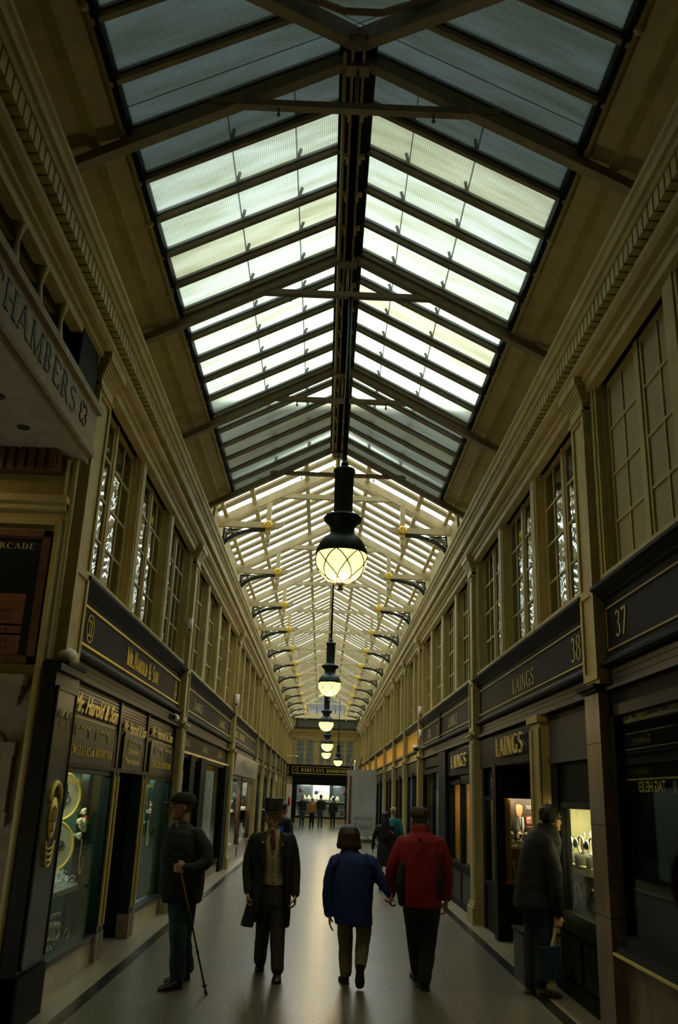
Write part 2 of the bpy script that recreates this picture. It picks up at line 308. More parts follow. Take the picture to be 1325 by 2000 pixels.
# ------------------------------------------------------------------ floor and shell
def struct(name, mb, mats, parent=None): return mb.build(name, mats, parent, kind='structure' if parent is None else None)
YN, YE = -1.2, 61.0
struct('floor', M().box(-2.02+.05, 2.19-.05, YN-1, 75, -.2, 0), FLOOR)
struct('trim_1', M().box(-2.09, -1.97, YN-1, YE, -.2, .0008), FLB); struct('trim_2', M().box(2.14, 2.26, YN-1, YE, -.2, .0008), FLB)
struct('floor_border_left', M().box(-3.4, -2.09, YN-1, 75, -.2, 0), FLC); struct('floor_border_right', M().box(2.26, 3.6, YN-1, 75, -.2, 0), FLC)
for s, nm in ((-1, 'wall_left'), (1, 'wall_right')):
    X = lambda h: CX+s*h
    b = M(); y0 = YN if s > 0 else 7.6
    b.box(X(HW+.16), X(HW+2.6), y0, YE, 2.80, 3.70)          # floor slab and beam behind the shop signs
    b.box(X(HW+.75), X(HW+2.6), YN if s > 0 else 7.6, YE, 3.70, 5.72)         # dark rooms behind the upper windows
    b.box(X(HW+.04), X(HW+2.6), YN, YE, 5.72, 6.86)
    b.box(X(HW+2.4), X(HW+2.6), YN, YE, 0, 2.8)
    b.box(X(HW), X(HW+.3), 14.95, YE, 6.15, 7.08)
    if s < 0: b.box(X(HW+2.4), X(HW+2.6), YN, 7.6, 2.8, 5.72)
    struct(nm, b, [CREAM])
    # cornice running the length of the arcade, with its dentils
    prof = [(2.46, 5.62), (2.37, 5.64), (2.36, 5.71), (2.33, 5.72), (2.32, 5.76), (2.27, 5.77), (2.235, 5.80), (2.235, 5.85), (2.31, 5.87), (2.31, 6.02), (2.16, 6.03), (2.14, 6.07),
            (2.115, 6.075), (2.10, 6.12), (2.075, 6.14), (2.07, 6.17), (2.10, 6.20), (2.46, 6.22)]
    c = M().prism([(X(a), z) for a, z in prof], YN, YE-.2)
    co = struct('trim_%d' % (3 if s < 0 else 4), c, CREAM)
    d = M(); y = YN+.1
    while y < YE-.3: d.box(X(2.31), X(2.175), y, y+.086, 5.885, 6.03); y += .11
    d.build('dentil_course', CREAM, co, kind='stuff')
# near ceiling
struct('ceiling', M().box(-2.6, 2.7, YN-1, 3.62, 6.85, 7.2), CREAM)
struct('wall_back', M().box(-5.2, 5.2, YN-.6, YN-.3, -.2, 7.2), CREAM)
# ------------------------------------------------------------------ the nearer skylight of wired translucent glass
SL = .53; ZR = 7.93; YH = 5.65; YG = 14.95; EV = 1.87
zr = lambda h: ZR-SL*h
def slope_pt(s, h, y, dz=0.): return (CX+s*h, y, zr(h)+dz)
bars = [5.9+2.83/5*k for k in range(-4, 17)]
for s in (-1, 1):
    sk = thing('window_1' if s < 0 else 'window_2', None, None, kind='structure')
    ed = [3.75]+bars[0:]+[YG]
    ed = sorted(set(round(v, 3) for v in ed+[YH] if v >= 3.75))
    k = 0
    for a, b_ in zip(ed[:-1], ed[1:]):
        h1a, h1b = max(.0, YH-a), max(.0, YH-b_)
        if h1a > EV: h1a = EV
        g = M(); pts = [slope_pt(s, EV+.02, a), slope_pt(s, h1a, a), slope_pt(s, h1b, b_), slope_pt(s, EV+.02, b_)]
        g.poly(pts+[(p[0], p[1], p[2]+.012) for p in pts], [(0, 1, 2, 3), (7, 6, 5, 4), (0, 4, 5, 1), (1, 5, 6, 2), (2, 6, 7, 3), (3, 7, 4, 0)])
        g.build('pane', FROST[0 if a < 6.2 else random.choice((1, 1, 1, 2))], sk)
        k += 1
    for a in ed[1:]:
        h1 = max(.12, YH-a+.03)
        if a >= YG or a == YH: continue
        bb = M(); bb.beam(slope_pt(s, EV+.03, a, -.035), slope_pt(s, h1, a, -.035), .05, .045, (0, 0, 1)); bb.beam(slope_pt(s, EV+.03, a, .03), slope_pt(s, h1, a, .03), .07, .02)
        bb.build('glazing_bar', OLIVE, sk)
    for h in (.55, 1.12):   # wire and clips lying outside on the glass
        bb = M(); bb.beam(slope_pt(s, h, max(6.0, YH-h), .06), slope_pt(s, h, YG-.3, .06), .012, .012)
        for a in ed:
            if 6.2 < a < YG-.4: bb.beam(slope_pt(s, h-.04, a-.12, .05), slope_pt(s, h, a+.02, .07), .03, .02)
        bb.build('outer_wire', OLIVE, sk)
# hip end over the camera
hp = thing('window_3', None, None, kind='structure')
A = (CX, YH, ZR); c1, c2 = (CX-EV, YH-EV, zr(EV)), (CX+EV, YH-EV, zr(EV))
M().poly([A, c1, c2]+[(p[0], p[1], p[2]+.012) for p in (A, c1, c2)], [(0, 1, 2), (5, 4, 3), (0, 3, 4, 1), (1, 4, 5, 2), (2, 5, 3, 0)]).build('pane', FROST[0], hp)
bb = M(); bb.tube([(CX-.62, 4.97, 7.52), (CX-.13, 5.33, 7.70), (CX+.17, 5.33, 7.70), (CX+.66, 4.97, 7.52)], .028, 6); bb.build('glazing_bar', OLIVE, hp)
for q in (-.34, .4): M().tube([(CX+q, 5.2, 7.64), (CX+q, 3.9, 6.95)], .022, 6).build('glazing_bar', OLIVE, hp)
for s, c in ((-1, c1), (1, c2)):
    M().beam((CX, YH+.05, ZR-.13), (c[0], c[1], c[2]-.13), .10, .16).build('hip_rafter', OLIVE, hp)
M(True).lathe([(.001, -.02), (.06, -.015), (.09, 0), (.09, .03)], (CX, YH-.04, ZR-.25), 14).build('boss', OLIVE, hp)
# the ridge with its pipes and fittings
rg = thing('ridge_beam', 'dark ridge beam with cast fittings and a thin pipe under the nearer skylight', 'roof ridge', (CX, YH, 7.7))
def rb(mb, n, m=OLIVE): o = mb.build(n, m, rg); o.matrix_parent_inverse = rg.matrix_basis.inverted() if False else Matrix.Translation((-CX, -YH, -7.7)); return o
rb(M().box(CX-.16, CX+.16, YH, YG, 7.80, 7.845), 'ridge_board', BLACK)
rb(M().box(CX-.035, CX+.035, YH, YG, 7.70, 7.80).box(CX-.06, CX+.06, YH, YG, 7.70, 7.715), 'ridge_rail')
rb(M(True).tube([(CX-.11, YH+.1, 7.72), (CX-.11, YG, 7.72)], .018, 8), 'conduit_pipe', CREAM)
for a in bars:
    if a > YH+.2: rb(M().box(CX-.11, CX+.11, a-.02, a+.02, 7.73, 7.77).box(CX-.075, CX-.045, a-.05, a+.05, 7.69, 7.74).box(CX+.045, CX+.075, a-.05, a+.05, 7.69, 7.74), 'cast_fitting', CREAM)
# trusses of the nearer skylight
def near_truss(y, lab, tie=True, m=OLIVE):
    t = thing('roof_truss', lab, 'roof truss', (CX, y, 7.3), group='brown steel trusses under the nearer skylight')
    for s in (-1, 1):
        b = M(); b.beam((s*.05, 0, ZR-7.3-.13), (s*2.32, 0, zr(2.32)-7.3-.13), .06, .10); b.beam((s*.05, 0, ZR-7.3-.18), (s*2.32, 0, zr(2.32)-7.3-.18), .10, .012)
        b.build('rafter', m, t)
        M(True).tube([(s*1.4, 0, zr(1.4)-7.3-.07), (s*1.4, 0, zr(1.4)-7.3-.02), (s*1.43, 0, zr(1.4)-7.3-.0)], .008, 6).build('hook', m, t)
    if tie:
        M().beam((-1.22, -.03, -.02), (1.22, -.03, -.02), .012, .05).beam((-1.22, .03, -.02), (1.22, .03, -.02), .012, .05).beam((-1.22, 0, -.05), (1.22, 0, -.05), .07, .012).build('tie_beam', m, t)
        for q in (-.65, .65): M(True).tube([(q, 0, -.02), (q, 0, -.12)], .01, 6).ball((q, 0, -.12), .018, 8).build('hook', m, t)
    M().box(-.10, .10, -.06, .06, ZR-7.3-.26, ZR-7.3-.12).build('apex_plate', m, t)
    M(True).tube([(0, 0, -.02), (0, 0, .4)], .014, 8).build('king_rod', m, t)
    return t
for y, l in ((5.9, 'nearest brown steel roof truss, its tie beam crossing high overhead'), (8.77, 'brown steel roof truss from which the big near lantern hangs'), (11.6, 'brown steel roof truss halfway between lantern truss and gable')): near_truss(y, l)
near_truss(YG-.25, 'brown steel truss at the far end of the nearer skylight', True)
# coving, gutter pipe each side
for s in (-1, 1):
    nm = 'left' if s < 0 else 'right'
    X = lambda h: CX+s*h
    cv = thing('trim_%d' % (5 if s < 0 else 6), None, None, kind='structure')
    for k, (ya, yb) in enumerate(((3.6, 5.9), (5.9, 8.77), (8.77, 11.6), (11.6, YG))):
        M().poly([(X(1.86), ya, zr(1.86)-.03), (X(2.42), ya, zr(2.42)+.02), (X(2.42), yb, zr(2.42)+.02), (X(1.86), yb, zr(1.86)-.03),
                  (X(1.86), ya, zr(1.86)-.005), (X(2.42), ya, zr(2.42)+.12), (X(2.42), yb, zr(2.42)+.12), (X(1.86), yb, zr(1.86)-.005)],
                 [(0, 1, 2, 3), (7, 6, 5, 4), (0, 4, 5, 1), (1, 5, 6, 2), (2, 6, 7, 3), (3, 7, 4, 0)]).build('coving_board', CREAM, cv)
    M().box(X(1.84), X(1.90), 3.6, YG, zr(1.87)-.06, zr(1.87)+.05).build('black_edging', BLACK, cv)
    M().beam((X(2.14), 3.6, zr(2.14)-.01), (X(2.14), YG, zr(2.14)-.01), .09, .05).build('coving_rib', CREAM, cv)
    M().beam((X(2.36), 3.6, zr(2.36)-.03), (X(2.36), YG, zr(2.36)-.03), .10, .10).build('coving_rib', CREAM, cv)
    p = M(True); p.tube([(X(1.915), 3.6, zr(1.9)-.05), (X(1.915), YG-.1, zr(1.9)-.05), (X(1.95), YG-.02, zr(1.9)-.07), (X(2.2), YG, zr(1.9)-.25), (X(2.22), YG, zr(1.9)-.55)], .026, 10)
    for y in (4.6, 5.8, 7.0, 8.2, 9.4, 10.6, 11.8, 13.0, 14.2): p.tube([(X(1.915), y, zr(1.9)-.05), (X(1.915), y+.05, zr(1.9)-.05)], .036, 10)
    p.build('gutter_pipe', CREAM, thing('rainwater_pipe', 'cream gutter pipe along the %s eave of the nearer skylight' % nm, 'pipe', (0, 0, 0)))
# unseen wall and block added over the roof for shade, and the near side walls
struct('wall_gable_shade', M().prism([(CX-2.7, zr(2.7)+.37), (CX, 8.42), (CX+2.7, zr(2.7)+.37), (CX+2.7, 8.75), (CX-2.7, 8.75)], YG-.02, YG+.28), STONE2)  # added out of view to darken the panes before the gable
struct('wall_near', M().box(CX-HW-2.6, CX-HW-.05, YN-.3, 2.3, 0, 5.72).box(CX+HW+.05, CX+HW+2.6, YN-.3, 2.2, 0, 5.72), CREAM)
struct('wall_roof_shade', M().box(-7, 7, 1.2, 3.3, 7.2, 12.5), STONE2)  # unseen block added to dim the skylight's near panes
gb = thing('roof_gable', 'cream gable boards where the nearer skylight meets the higher glass roof', 'roof gable', (CX, YG, 7.3))
for s in (-1, 1):
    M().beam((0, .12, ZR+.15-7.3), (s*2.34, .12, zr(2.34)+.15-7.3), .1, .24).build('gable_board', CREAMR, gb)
# ------------------------------------------------------------------ the further roof: clear glass on cream rafters
ZR2 = 8.30; z2 = lambda h: ZR2-SL*h; NT = 12; T0 = 16.86; DT = 3.86; YS = YG+.3; RE = 58.6
def roof_bay(ya, yb, idx):
    sk = thing('window_%d' % idx, None, None, (CX, 0, 0), kind='structure'); n = max(1, round((yb-ya)/.55))
    for s in (-1, 1):
        pts = [(s*2.40, ya, z2(2.40)+.09), (s*.04, ya, z2(.04)+.09), (s*.04, yb, z2(.04)+.09), (s*2.40, yb, z2(2.40)+.09)]
        M().poly(pts, [(0, 1, 2, 3)]).build('pane', CLEARG, sk)
        for k in range(n):
            y = ya+(k+1)*(yb-ya)/n
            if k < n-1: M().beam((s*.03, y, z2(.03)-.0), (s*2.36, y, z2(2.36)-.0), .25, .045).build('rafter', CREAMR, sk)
            M().beam((s*.03, y-.27, z2(.03)+.06), (s*2.36, y-.27, z2(2.36)+.06), .03, .03).build('glazing_bar', BLACK, sk)
        for h, w_ in ((.62, .09), (1.66, .09), (2.22, .08)):
            M().beam((s*h, ya, z2(h)-.02), (s*h, yb, z2(h)-.02), w_, .05).build('purlin', CREAMR, sk)
    M().box(-.05, .05, ya, yb, ZR2-.14, ZR2+.06).build('ridge_board', CREAMR, sk)
ys = [YS]+[T0+DT*k for k in range(NT-1)]+[RE]
for i, (a_, b_) in enumerate(zip(ys[:-1], ys[1:])): roof_bay(a_, b_, 10+i)
def far_truss(first):
    t = thing('hammerbeam_truss', first, 'roof truss', (CX, T0, 6.93), group='cream hammerbeam trusses with gilded rosettes')
    for s in (-1, 1):
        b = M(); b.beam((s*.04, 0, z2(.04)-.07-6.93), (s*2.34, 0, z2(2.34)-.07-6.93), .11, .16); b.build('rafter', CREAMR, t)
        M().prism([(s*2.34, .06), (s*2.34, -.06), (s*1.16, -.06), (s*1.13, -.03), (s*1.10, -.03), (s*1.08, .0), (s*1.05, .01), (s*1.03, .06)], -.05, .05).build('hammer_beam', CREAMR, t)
        M().box(s*1.36-.05*1, s*1.36+.05, -.05, .05, .06, z2(1.4)-6.93-.1).build('post', CREAMR, t)
        # cast iron arch brace and its fan of tracery
        arc = [(s*(2.27-.86*(1-cos(a))), .0, -.52+.43*sin(a)) for a in [k*pi/2/10 for k in range(11)]]
        ab = M(); 
        for p, q in zip(arc[:-1], arc[1:]): ab.beam(p, q, .05, .075, (0, 1, 0) if False else (0, 0, 1))
        ab.build('arch_brace', GREENK, t)
        fn = M(); o = Vector((s*2.26, 0, -.09))
        for k in range(1, 8):
            q = Vector(arc[k]); fn.tube([o, o.lerp(q, .5)+Vector((0, 0, .012)), q], [.007, .012, .006], 5)
            r = o.lerp(q, .62); fn.tube([r+Vector((.045*cos(a), 0, .028*sin(a))) for a in [j*pi/3 for j in range(7)]], .007, 4)
        fn.build('iron_tracery', GREENK, t)
        ro = M(True); ro.prism([(s*1.36+.095*cos(j*pi/10)*(1 if j % 2 else .86), .095*sin(j*pi/10)*(1 if j % 2 else .86)) for j in range(20)], -.075, -.05)
        for j in range(8): ro.ball((s*1.36+.058*cos(j*pi/4), -.078, .058*sin(j*pi/4)), .024, 6)
        ro.ball((s*1.36, -.08, 0), .022, 8); ro.build('gilded_rosette', GOLD, t)
        pe = M(); pe.box(s*1.36-.05, s*1.36+.05, -.05, .05, -.17, -.06)
        pe.s = True; pe.lathe([(.035, -.17), (.06, -.20), (.04, -.24), (.065, -.28), (.04, -.34), (.02, -.37), (.03, -.40), (.002, -.46)], (s*1.36, 0, 0), 10)
        pd = pe.build('pendant', CREAMR, t)
        M().box(s*1.36-.056, s*1.36+.056, -.056, .056, -.155, -.14).build('gilt_band', GOLD, pd)
    M().box(-1.34, 1.34, -.045, .045, .60, .70).build('tie_beam', CREAMR, t)
    for q in (-.75, .75): M(True).tube([(q, 0, .62), (q, 0, .50)], .012, 6).build('hook', CREAMR, t)
    return t
ORD = ['nearest', 'second', 'third', 'fourth', 'fifth', 'sixth', 'seventh', 'eighth', 'ninth', 'tenth', 'eleventh', 'last']
ft = far_truss('cream hammerbeam truss with green iron braces and gilded rosettes, nearest of its row')
for k in range(1, NT): copy_tree(ft, None, 'cream hammerbeam truss with green iron braces, %s of its row%s' % (ORD[k], ' before the end wall' if k == NT-1 else ' from the gable'), (CX, T0+DT*k-(.3 if k == NT-1 else 0), 6.93))
# ------------------------------------------------------------------ hanging lanterns
def lantern(x, y, z, ztop, lab):
    t = thing('hanging_lantern', lab, 'lamp', (x, y, z), group='globe lanterns hung down the middle of the arcade')
    M(True).tube([(0, 0, 1.02), (0, 0, ztop-z)], .024, 10).build('rod', BLACKG, t)
    M(True).lathe([(.001, 1.10), (.03, 1.08), (.045, 1.04), (.035, 1.01), (.055, .99), (.115, .985), (.12, .955), (.105, .94), (.10, .50), (.11, .46), (.185, .455), (.205, .43), (.195, .395), (.15, .36), (.13, .32), (.125, .28),
                   (.14, .245), (.19, .21), (.235, .15), (.268, .07), (.272, .04), (.26, .03)], (0, 0, 0), 32).build('lamp_cap', GREENK, t)
    prof = [(.262, .04), (.268, .0), (.262, -.06), (.24, -.13), (.20, -.19), (.14, -.245), (.08, -.27), (.03, -.28), (.001, -.282)]
    g = M(True).lathe(prof, (0, 0, 0), 36).build('globe', LAMPON, t)
    ld = M()
    def gp(u, v):   # u angle, v 0 (rim) .. 1 (bottom)
        k = v*(len(prof)-1); i = min(int(k), len(prof)-2); f = k-i; r = prof[i][0]*(1-f)+prof[i+1][0]*f+.003; zz = prof[i][1]*(1-f)+prof[i+1][1]*f
        return (r*cos(u), r*sin(u), zz)
    for j in range(7):
        for sg in (-1, 1):
            ld.tube([gp(j*2*pi/7+sg*v*2*pi/7*1.6, v*.93) for v in [q/12 for q in range(13)]], .007, 4, False)
    ld.build('lead_came', LEAD, g)
    M(True).lathe([(.055, -.262), (.05, -.28), (.02, -.29), (.015, -.31), (.03, -.325), (.026, -.35), (.001, -.365)], (0, 0, 0), 14).build('finial', BLACKG, t)
    return t
def _ln(u, v, Y, zt, lab): q = P(u, v, Y); return (q.x, Y, q.z, zt, lab)
TB = lambda k: T0+DT*k
LN = [(.105, 8.77, 4.14, 7.26, 'largest lantern with glowing leaded globe, hanging nearest the camera'), _ln(644, 1337, TB(1), 7.54, 'lit globe lantern just beyond and below the largest one'),
      _ln(637.5, 1413, TB(4), 7.54, 'lit globe lantern third from the camera, in front of the end wall'), _ln(639.5, 1455, TB(6), 7.54, 'lit globe lantern fourth in the row, overlapped by the third'),
      _ln(637.5, 1472, TB(9), 7.54, 'lowest glowing globe directly under the fourth lantern'), _ln(660.5, 1487, TB(10), 7.54, 'small lit lantern on its own thin rod right of the row')]
l0 = lantern(*LN[0])
for x, y, z, zt, lab in LN[1:]:
    c = copy_tree(l0, None, lab, (x, y, z))
    for ch in kids(c):
        if ch.name.startswith('rod'): ch.data = M(True).tube([(0, 0, 1.02), (0, 0, zt-z)], .024, 8).mesh('rod', BLACKG)
    M(True)
for x, y, z, zt, lab in LN:
    li = bpy.data.lights.new('lantern_light', 'POINT'); li.energy = 30; li.color = (1, .74, .36); li.shadow_soft_size = .2
    lo = bpy.data.objects.new('lantern_light', li); COL.objects.link(lo); lo.location = (x, y, z-.60)
# ------------------------------------------------------------------ pilasters
def pilaster(side, y, w=.42, lower=CREAM, full=True, n=[20]):
    loc, rz = wall_at(side, y); n[0] += 1
    t = thing('trim_%d' % n[0], None, None, loc, rz, kind='structure'); h = w/2
    if full:
        if lower:
            b = M(); b.box(-h, h, 0, .6, .26, 2.74)
            if lower is CREAM: b.box(-h+.07, h-.07, -.012, 0, .34, 2.66).box(-h-.02, h+.02, -.02, .3, .26, .31)
            b.build('lower_shaft', lower, t)
            b = M(); b.box(-h-.05, h+.05, -.05, .6, 0, .24).box(-h-.03, h+.03, -.03, .5, .24, .28)
            if lower is CREAM: b.build('plinth', lower, t)
            else: M().box(-h, h, 0, .6, 0, .26).build('plinth', lower, t)
            if lower is STONE:
                j = M()
                for z in (.9, 1.62, 2.3): j.box(-h-.001, h+.001, -.001, .3, z, z+.006)
                j.build('stone_joint', BLACK, t)
    b = M(); b.box(-h-.03, h+.03, -.03, .4, 2.74, 2.77).box(-h-.06, h+.06, -.06, .4, 2.77, 2.80); b.build('string_mould', BLACK if lower is not CREAM else CREAM, t)
    b = M(); b.box(-h, h, .02, .3, 2.80, 5.5).box(-h, -h+.06, 0, .02, 2.85, 5.45).box(h-.06, h, 0, .02, 2.85, 5.45).box(-h+.06, h-.06, 0, .02, 5.38, 5.45).box(-h+.06, h-.06, 0, .02, 2.85, 2.92)
    b.box(-h+.06, h-.06, 0, .02, 3.62, 3.70)
    b.build('upper_shaft', CREAM, t)
    b = M(); b.box(-h-.02, h+.02, -.02, .3, 5.42, 5.45).box(-h, h, -.0, .3, 5.45, 5.55)
    for k in range(5): b.box(-h-.01-.012*k, h+.01+.012*k, -.01-.014*k, .3, 5.55+.03*k, 5.58+.03*k)
    b.box(-h-.08, h+.08, -.09, .3, 5.70, 5.79); b.build('capital', CREAM, t)
    return t
# ------------------------------------------------------------------ upper windows: one built, the rest copied
WW = 1.66
def window_proto():
    t = thing('window_40', None, None, (0, 0, 0), 0, kind='structure'); h = WW/2; z0, z1 = 3.75, 5.66
    b = M(); b.box(-h-.06, -h+.03, .15, .30, z0, z1+.05).box(h-.03, h+.06, .15, .30, z0, z1+.05).box(-h-.06, h+.06, .15, .30, z1, z1+.06).box(-h-.06, h+.06, .06, .30, z0-.04, z0+.02).box(-.045, .045, .18, .30, z0, z1)
    b.build('window_frame', CREAM, t)
    for s in (-1, 1):
        x0, x1 = (s*.045, s*(h-.03)); x0, x1 = sorted((x0, x1)); b = M()
        b.box(x0, x0+.045, .195, .23, z0, z1).box(x1-.045, x1, .195, .23, z0, z1).box(x0, x1, .195, .23, z0+.02, z0+.08).box(x0, x1, .195, .23, z1-.06, z1)
        xm = (x0+x1)/2; b.box(xm-.013, xm+.013, .198, .216, z0, z1)
        for k in (1, 2, 3): zz = z0+.05+(z1-z0-.08)*k/4; b.box(x0, x1, .198, .216, zz-.013, zz+.013)
        sa = b.build('sash', CREAM, t)
        M().box(x0+.03, x1-.03, .212, .218, z0+.05, z1-.04).build('pane', PANE, sa)
    return t
wp = window_proto(); wused = [False]
def window(side, y, sx=1., back=None):
    loc, rz = wall_at(side, y)
    if not wused[0]: wused[0] = True; w_ = wp; w_.location = loc; w_.rotation_euler = (0, 0, rz); w_.scale = (sx, 1, 1)
    else: w_ = copy_tree(wp, None, None, loc, rz, (sx, 1, 1)); w_.name = 'window_41'
    if back is BLIND:
        for sa in kids(w_):
            for pn in kids(sa): pn.data = pn.data.copy(); pn.data.materials[0] = BLIND
    if back:
        o = M().box(-WW/2+.02, WW/2-.02, .27, .29, 3.76, 5.65).build('curtain' if back is CURT else 'blind_or_dark_back', back, w_)  # the dark-interior sheet stands in for the unlit room behind the glass
    return w_
# ------------------------------------------------------------------ shop signs (the fascia over each shop)
def fascia(side, ya, yb, lab, gold=True, bmat=BLACK, gmat=None, height=None):
    yo = ya if side < 0 else yb; loc, rz = wall_at(side, yo); Lh = yb-ya
    t = thing('shop_sign', lab, 'sign', loc, rz)
    M().box(0, Lh, .10, .20, 2.97, 3.56).build('board', bmat, t); bmat = BLACK
    b = M(); b.prism([(.10, 3.54), (.07, 3.56), (.07, 3.58), (.04, 3.60), (.0, 3.63), (-.02, 3.64), (-.02, 3.67), (.02, 3.69), (.08, 3.70), (.2, 3.70)], 0, Lh, 'x')
    b.build('sign_cornice', bmat, t)
    b = M(); b.prism([(.2, 2.94), (.06, 2.94), (.03, 2.96), (.03, 2.985), (.06, 3.0), (.08, 3.03), (.12, 3.04), (.2, 3.04)], 0, Lh, 'x'); b.build('lower_moulding', bmat, t)
    b = M()
    for k in range(3): b.box(0, Lh, .115, .2, 2.775+k*.055, 2.775+k*.055+.05)
    b.box(0, Lh, .04, .2, 2.735, 2.765); b.build('boarded_frieze', mat('dark_boards', (.035, .031, .018), .5, noise=.3, nscale=10), t)
    if gold:
        g = M(); x0, x1, z0, z1, q = .09, Lh-.09, 3.08, 3.47, .022 if side < 0 else .016
        for a in ((x0, x1, z0, z0+q), (x0, x1, z1-q, z1), (x0, x0+q, z0, z1), (x1-q, x1, z0, z1)): g.box(a[0], a[1], .085, .10, a[2], a[3])
        g.build('gilt_border', gmat or GOLD, t)
    return t, Lh
BAYL = [(7.85, 14.6), (14.6, 22.9), (22.9, 31.4), (31.4, 35.0), (35.0, 39.6), (39.6, 43.9), (43.9, 48.4), (48.4, 51.9), (51.9, 56.2), (56.2, 60.8)]
BAYR = [(2.2, 7.95), (7.95, 14.6), (14.6, 22.9), (22.9, 27.0), (27.0, 31.2), (31.2, 36.0), (36.0, 42.0), (42.0, 47.4), (47.4, 52.3), (52.3, 56.4), (56.4, 60.8)]
for k, (a, b_) in enumerate(BAYL):
    if k: pilaster(-1, a, .42 if k < 3 else .34)
    else: pilaster(-1, a, .46, None)
for k, (a, b_) in enumerate(BAYR):
    if k: pilaster(1, a, .42 if k < 3 else .34, STONE if k == 1 else CREAM)
for side, bays in ((-1, BAYL), (1, BAYR)):
    for k, (a, b_) in enumerate(bays):
        a2 = max(a, 3.5)+.21; b2 = b_-.21; n = max(1, round((b2-a2)/1.98)); st = (b2-a2)/n; sx = min(1.12, (st-.26)/WW)
        for j in range(n):
            window(side, a2+st*(j+.5), sx, BLIND if (side > 0 and k == 0) else (CURT if (k > 1 or (side < 0 and j > 0)) else DARKROOM))
        loc, rz = wall_at(side, a2 if side < 0 else b2); p = M()
        for j in range(n+1):
            x = st*j if side < 0 else st*(n-j); x = max(.0, min(b2-a2, x)); p.box(x-.14, x+.14, .09, .3, 3.70, 5.70).box(x-.09, x+.09, .075, .1, 3.74, 5.66)
        p.box(0, b2-a2, .09, .5, 3.68, 3.74).box(0, b2-a2, .08, .5, 5.66, 5.74)
        o = p.build('trim_60', CREAM, kind='structure'); o.location = loc; o.rotation_euler = (0, 0, rz)
FR = {}
for side, bays, labs in ((-1, BAYL, ['black fascia with gold border reading MR. HAROLD & SON, number 33, left', 'dark fascia with faded LAINGS lettering next beyond the number 33 shop', 'dark fascia with small gold letters above the brushed steel sign on the left']),
                         (1, BAYR, ['black fascia numbered 37 with brown border, nearest on the right', 'black fascia reading LAINGS with number 38 in dull gold', 'two-part black fascia with LAINGS beyond the number 38 fascia on the right', 'amber glowing fascia board behind the cctv dome on the right'])):
    for k, (a, b_) in enumerate(bays):
        lab = labs[k] if k < len(labs) else '%s shop fascia, %s shop along the %s wall' % ('dark' if side < 0 else 'amber-lit', ORD[min(k, 10)], 'left' if side < 0 else 'right')
        FR[side, k] = fascia(side, a+.19, b_-.19, lab, gold=(k < 3 or side > 0), gmat=(GOLD if (side < 0 and k == 0) else mat('worn_brown_gilt', (.30, .19, .07), .5) if (side > 0 and k == 0) else DULL),
                             bmat=BLACK if (k < 3 or side < 0) else mat('amber_board', (.60, .29, .008), .5, spec=.05))
def letters(t, mb, m, name='lettering', lab=None): return mb.build(name, m, t, label=lab)
t, Lh = FR[-1, 0]
letters(t, serif('Mr.Harold & Son', 2.35, 3.17, .21, 2.05, .099, .008, small=True), GOLD)
o, o2 = M(), M()
for k in range(28):
    a, b_ = 2*pi*k/28, 2*pi*(k+1)/28; o.beam((.62+.13*cos(a), .096, 3.275+.135*sin(a)), (.62+.13*cos(b_), .096, 3.275+.135*sin(b_)), .008, .008)
    o2.beam((5.95+.10*cos(a), .096, 3.275+.135*sin(a)), (5.95+.10*cos(b_), .096, 3.275+.135*sin(b_)), .008, .008)
serif('33', .545, 3.19, .17, .15, .099, .006, o); serif('33', 5.89, 3.19, .17, .12, .099, .006, o2); letters(t, o, GOLD, 'number'); letters(t, o2, GOLD, 'number')
t, Lh = FR[-1, 1]
letters(t, serif('Laings', 1.35, 3.18, .2, 1.15, .099, .004, small=True), DULL); letters(t, serif('Laings', 5.4, 3.18, .2, 1.2, .099, .004, small=True), DULL)
t, Lh = FR[-1, 2]; letters(t, serif('ALL', .8, 3.2, .16, .9, .099, .004), GOLDP); letters(t, serif('HUNTER', 2.2, 3.2, .16, 1.6, .099, .004), GOLDP)
for k, (xa, xb) in enumerate(((.1, 2.7), (3.0, 6.9))): pass
t, Lh = FR[1, 0]; letters(t, serif('37', .30, 3.17, .23, .32, .099, .006), DULL, 'number')
t, Lh = FR[1, 1]; letters(t, serif('38', Lh-.75, 3.15, .25, .38, .099, .004), DULL, 'number'); letters(t, serif('LAINGS', 2.65, 3.15, .2, 1.25, .099, .004), DULL)
t, Lh = FR[1, 2]; letters(t, serif('LAINGS', 4.7, 3.16, .2, 1.25, .099, .004), DULL); letters(t, serif('39', 2.85, 3.16, .19, .28, .099, .004), DULL, 'number'); letters(t, serif('XX', 1.2, 3.16, .2, .55, .099, .004), DULL)
M().box(3.5, 3.62, .07, .1, 2.97, 3.6).build('dividing_post', BLACK, t)

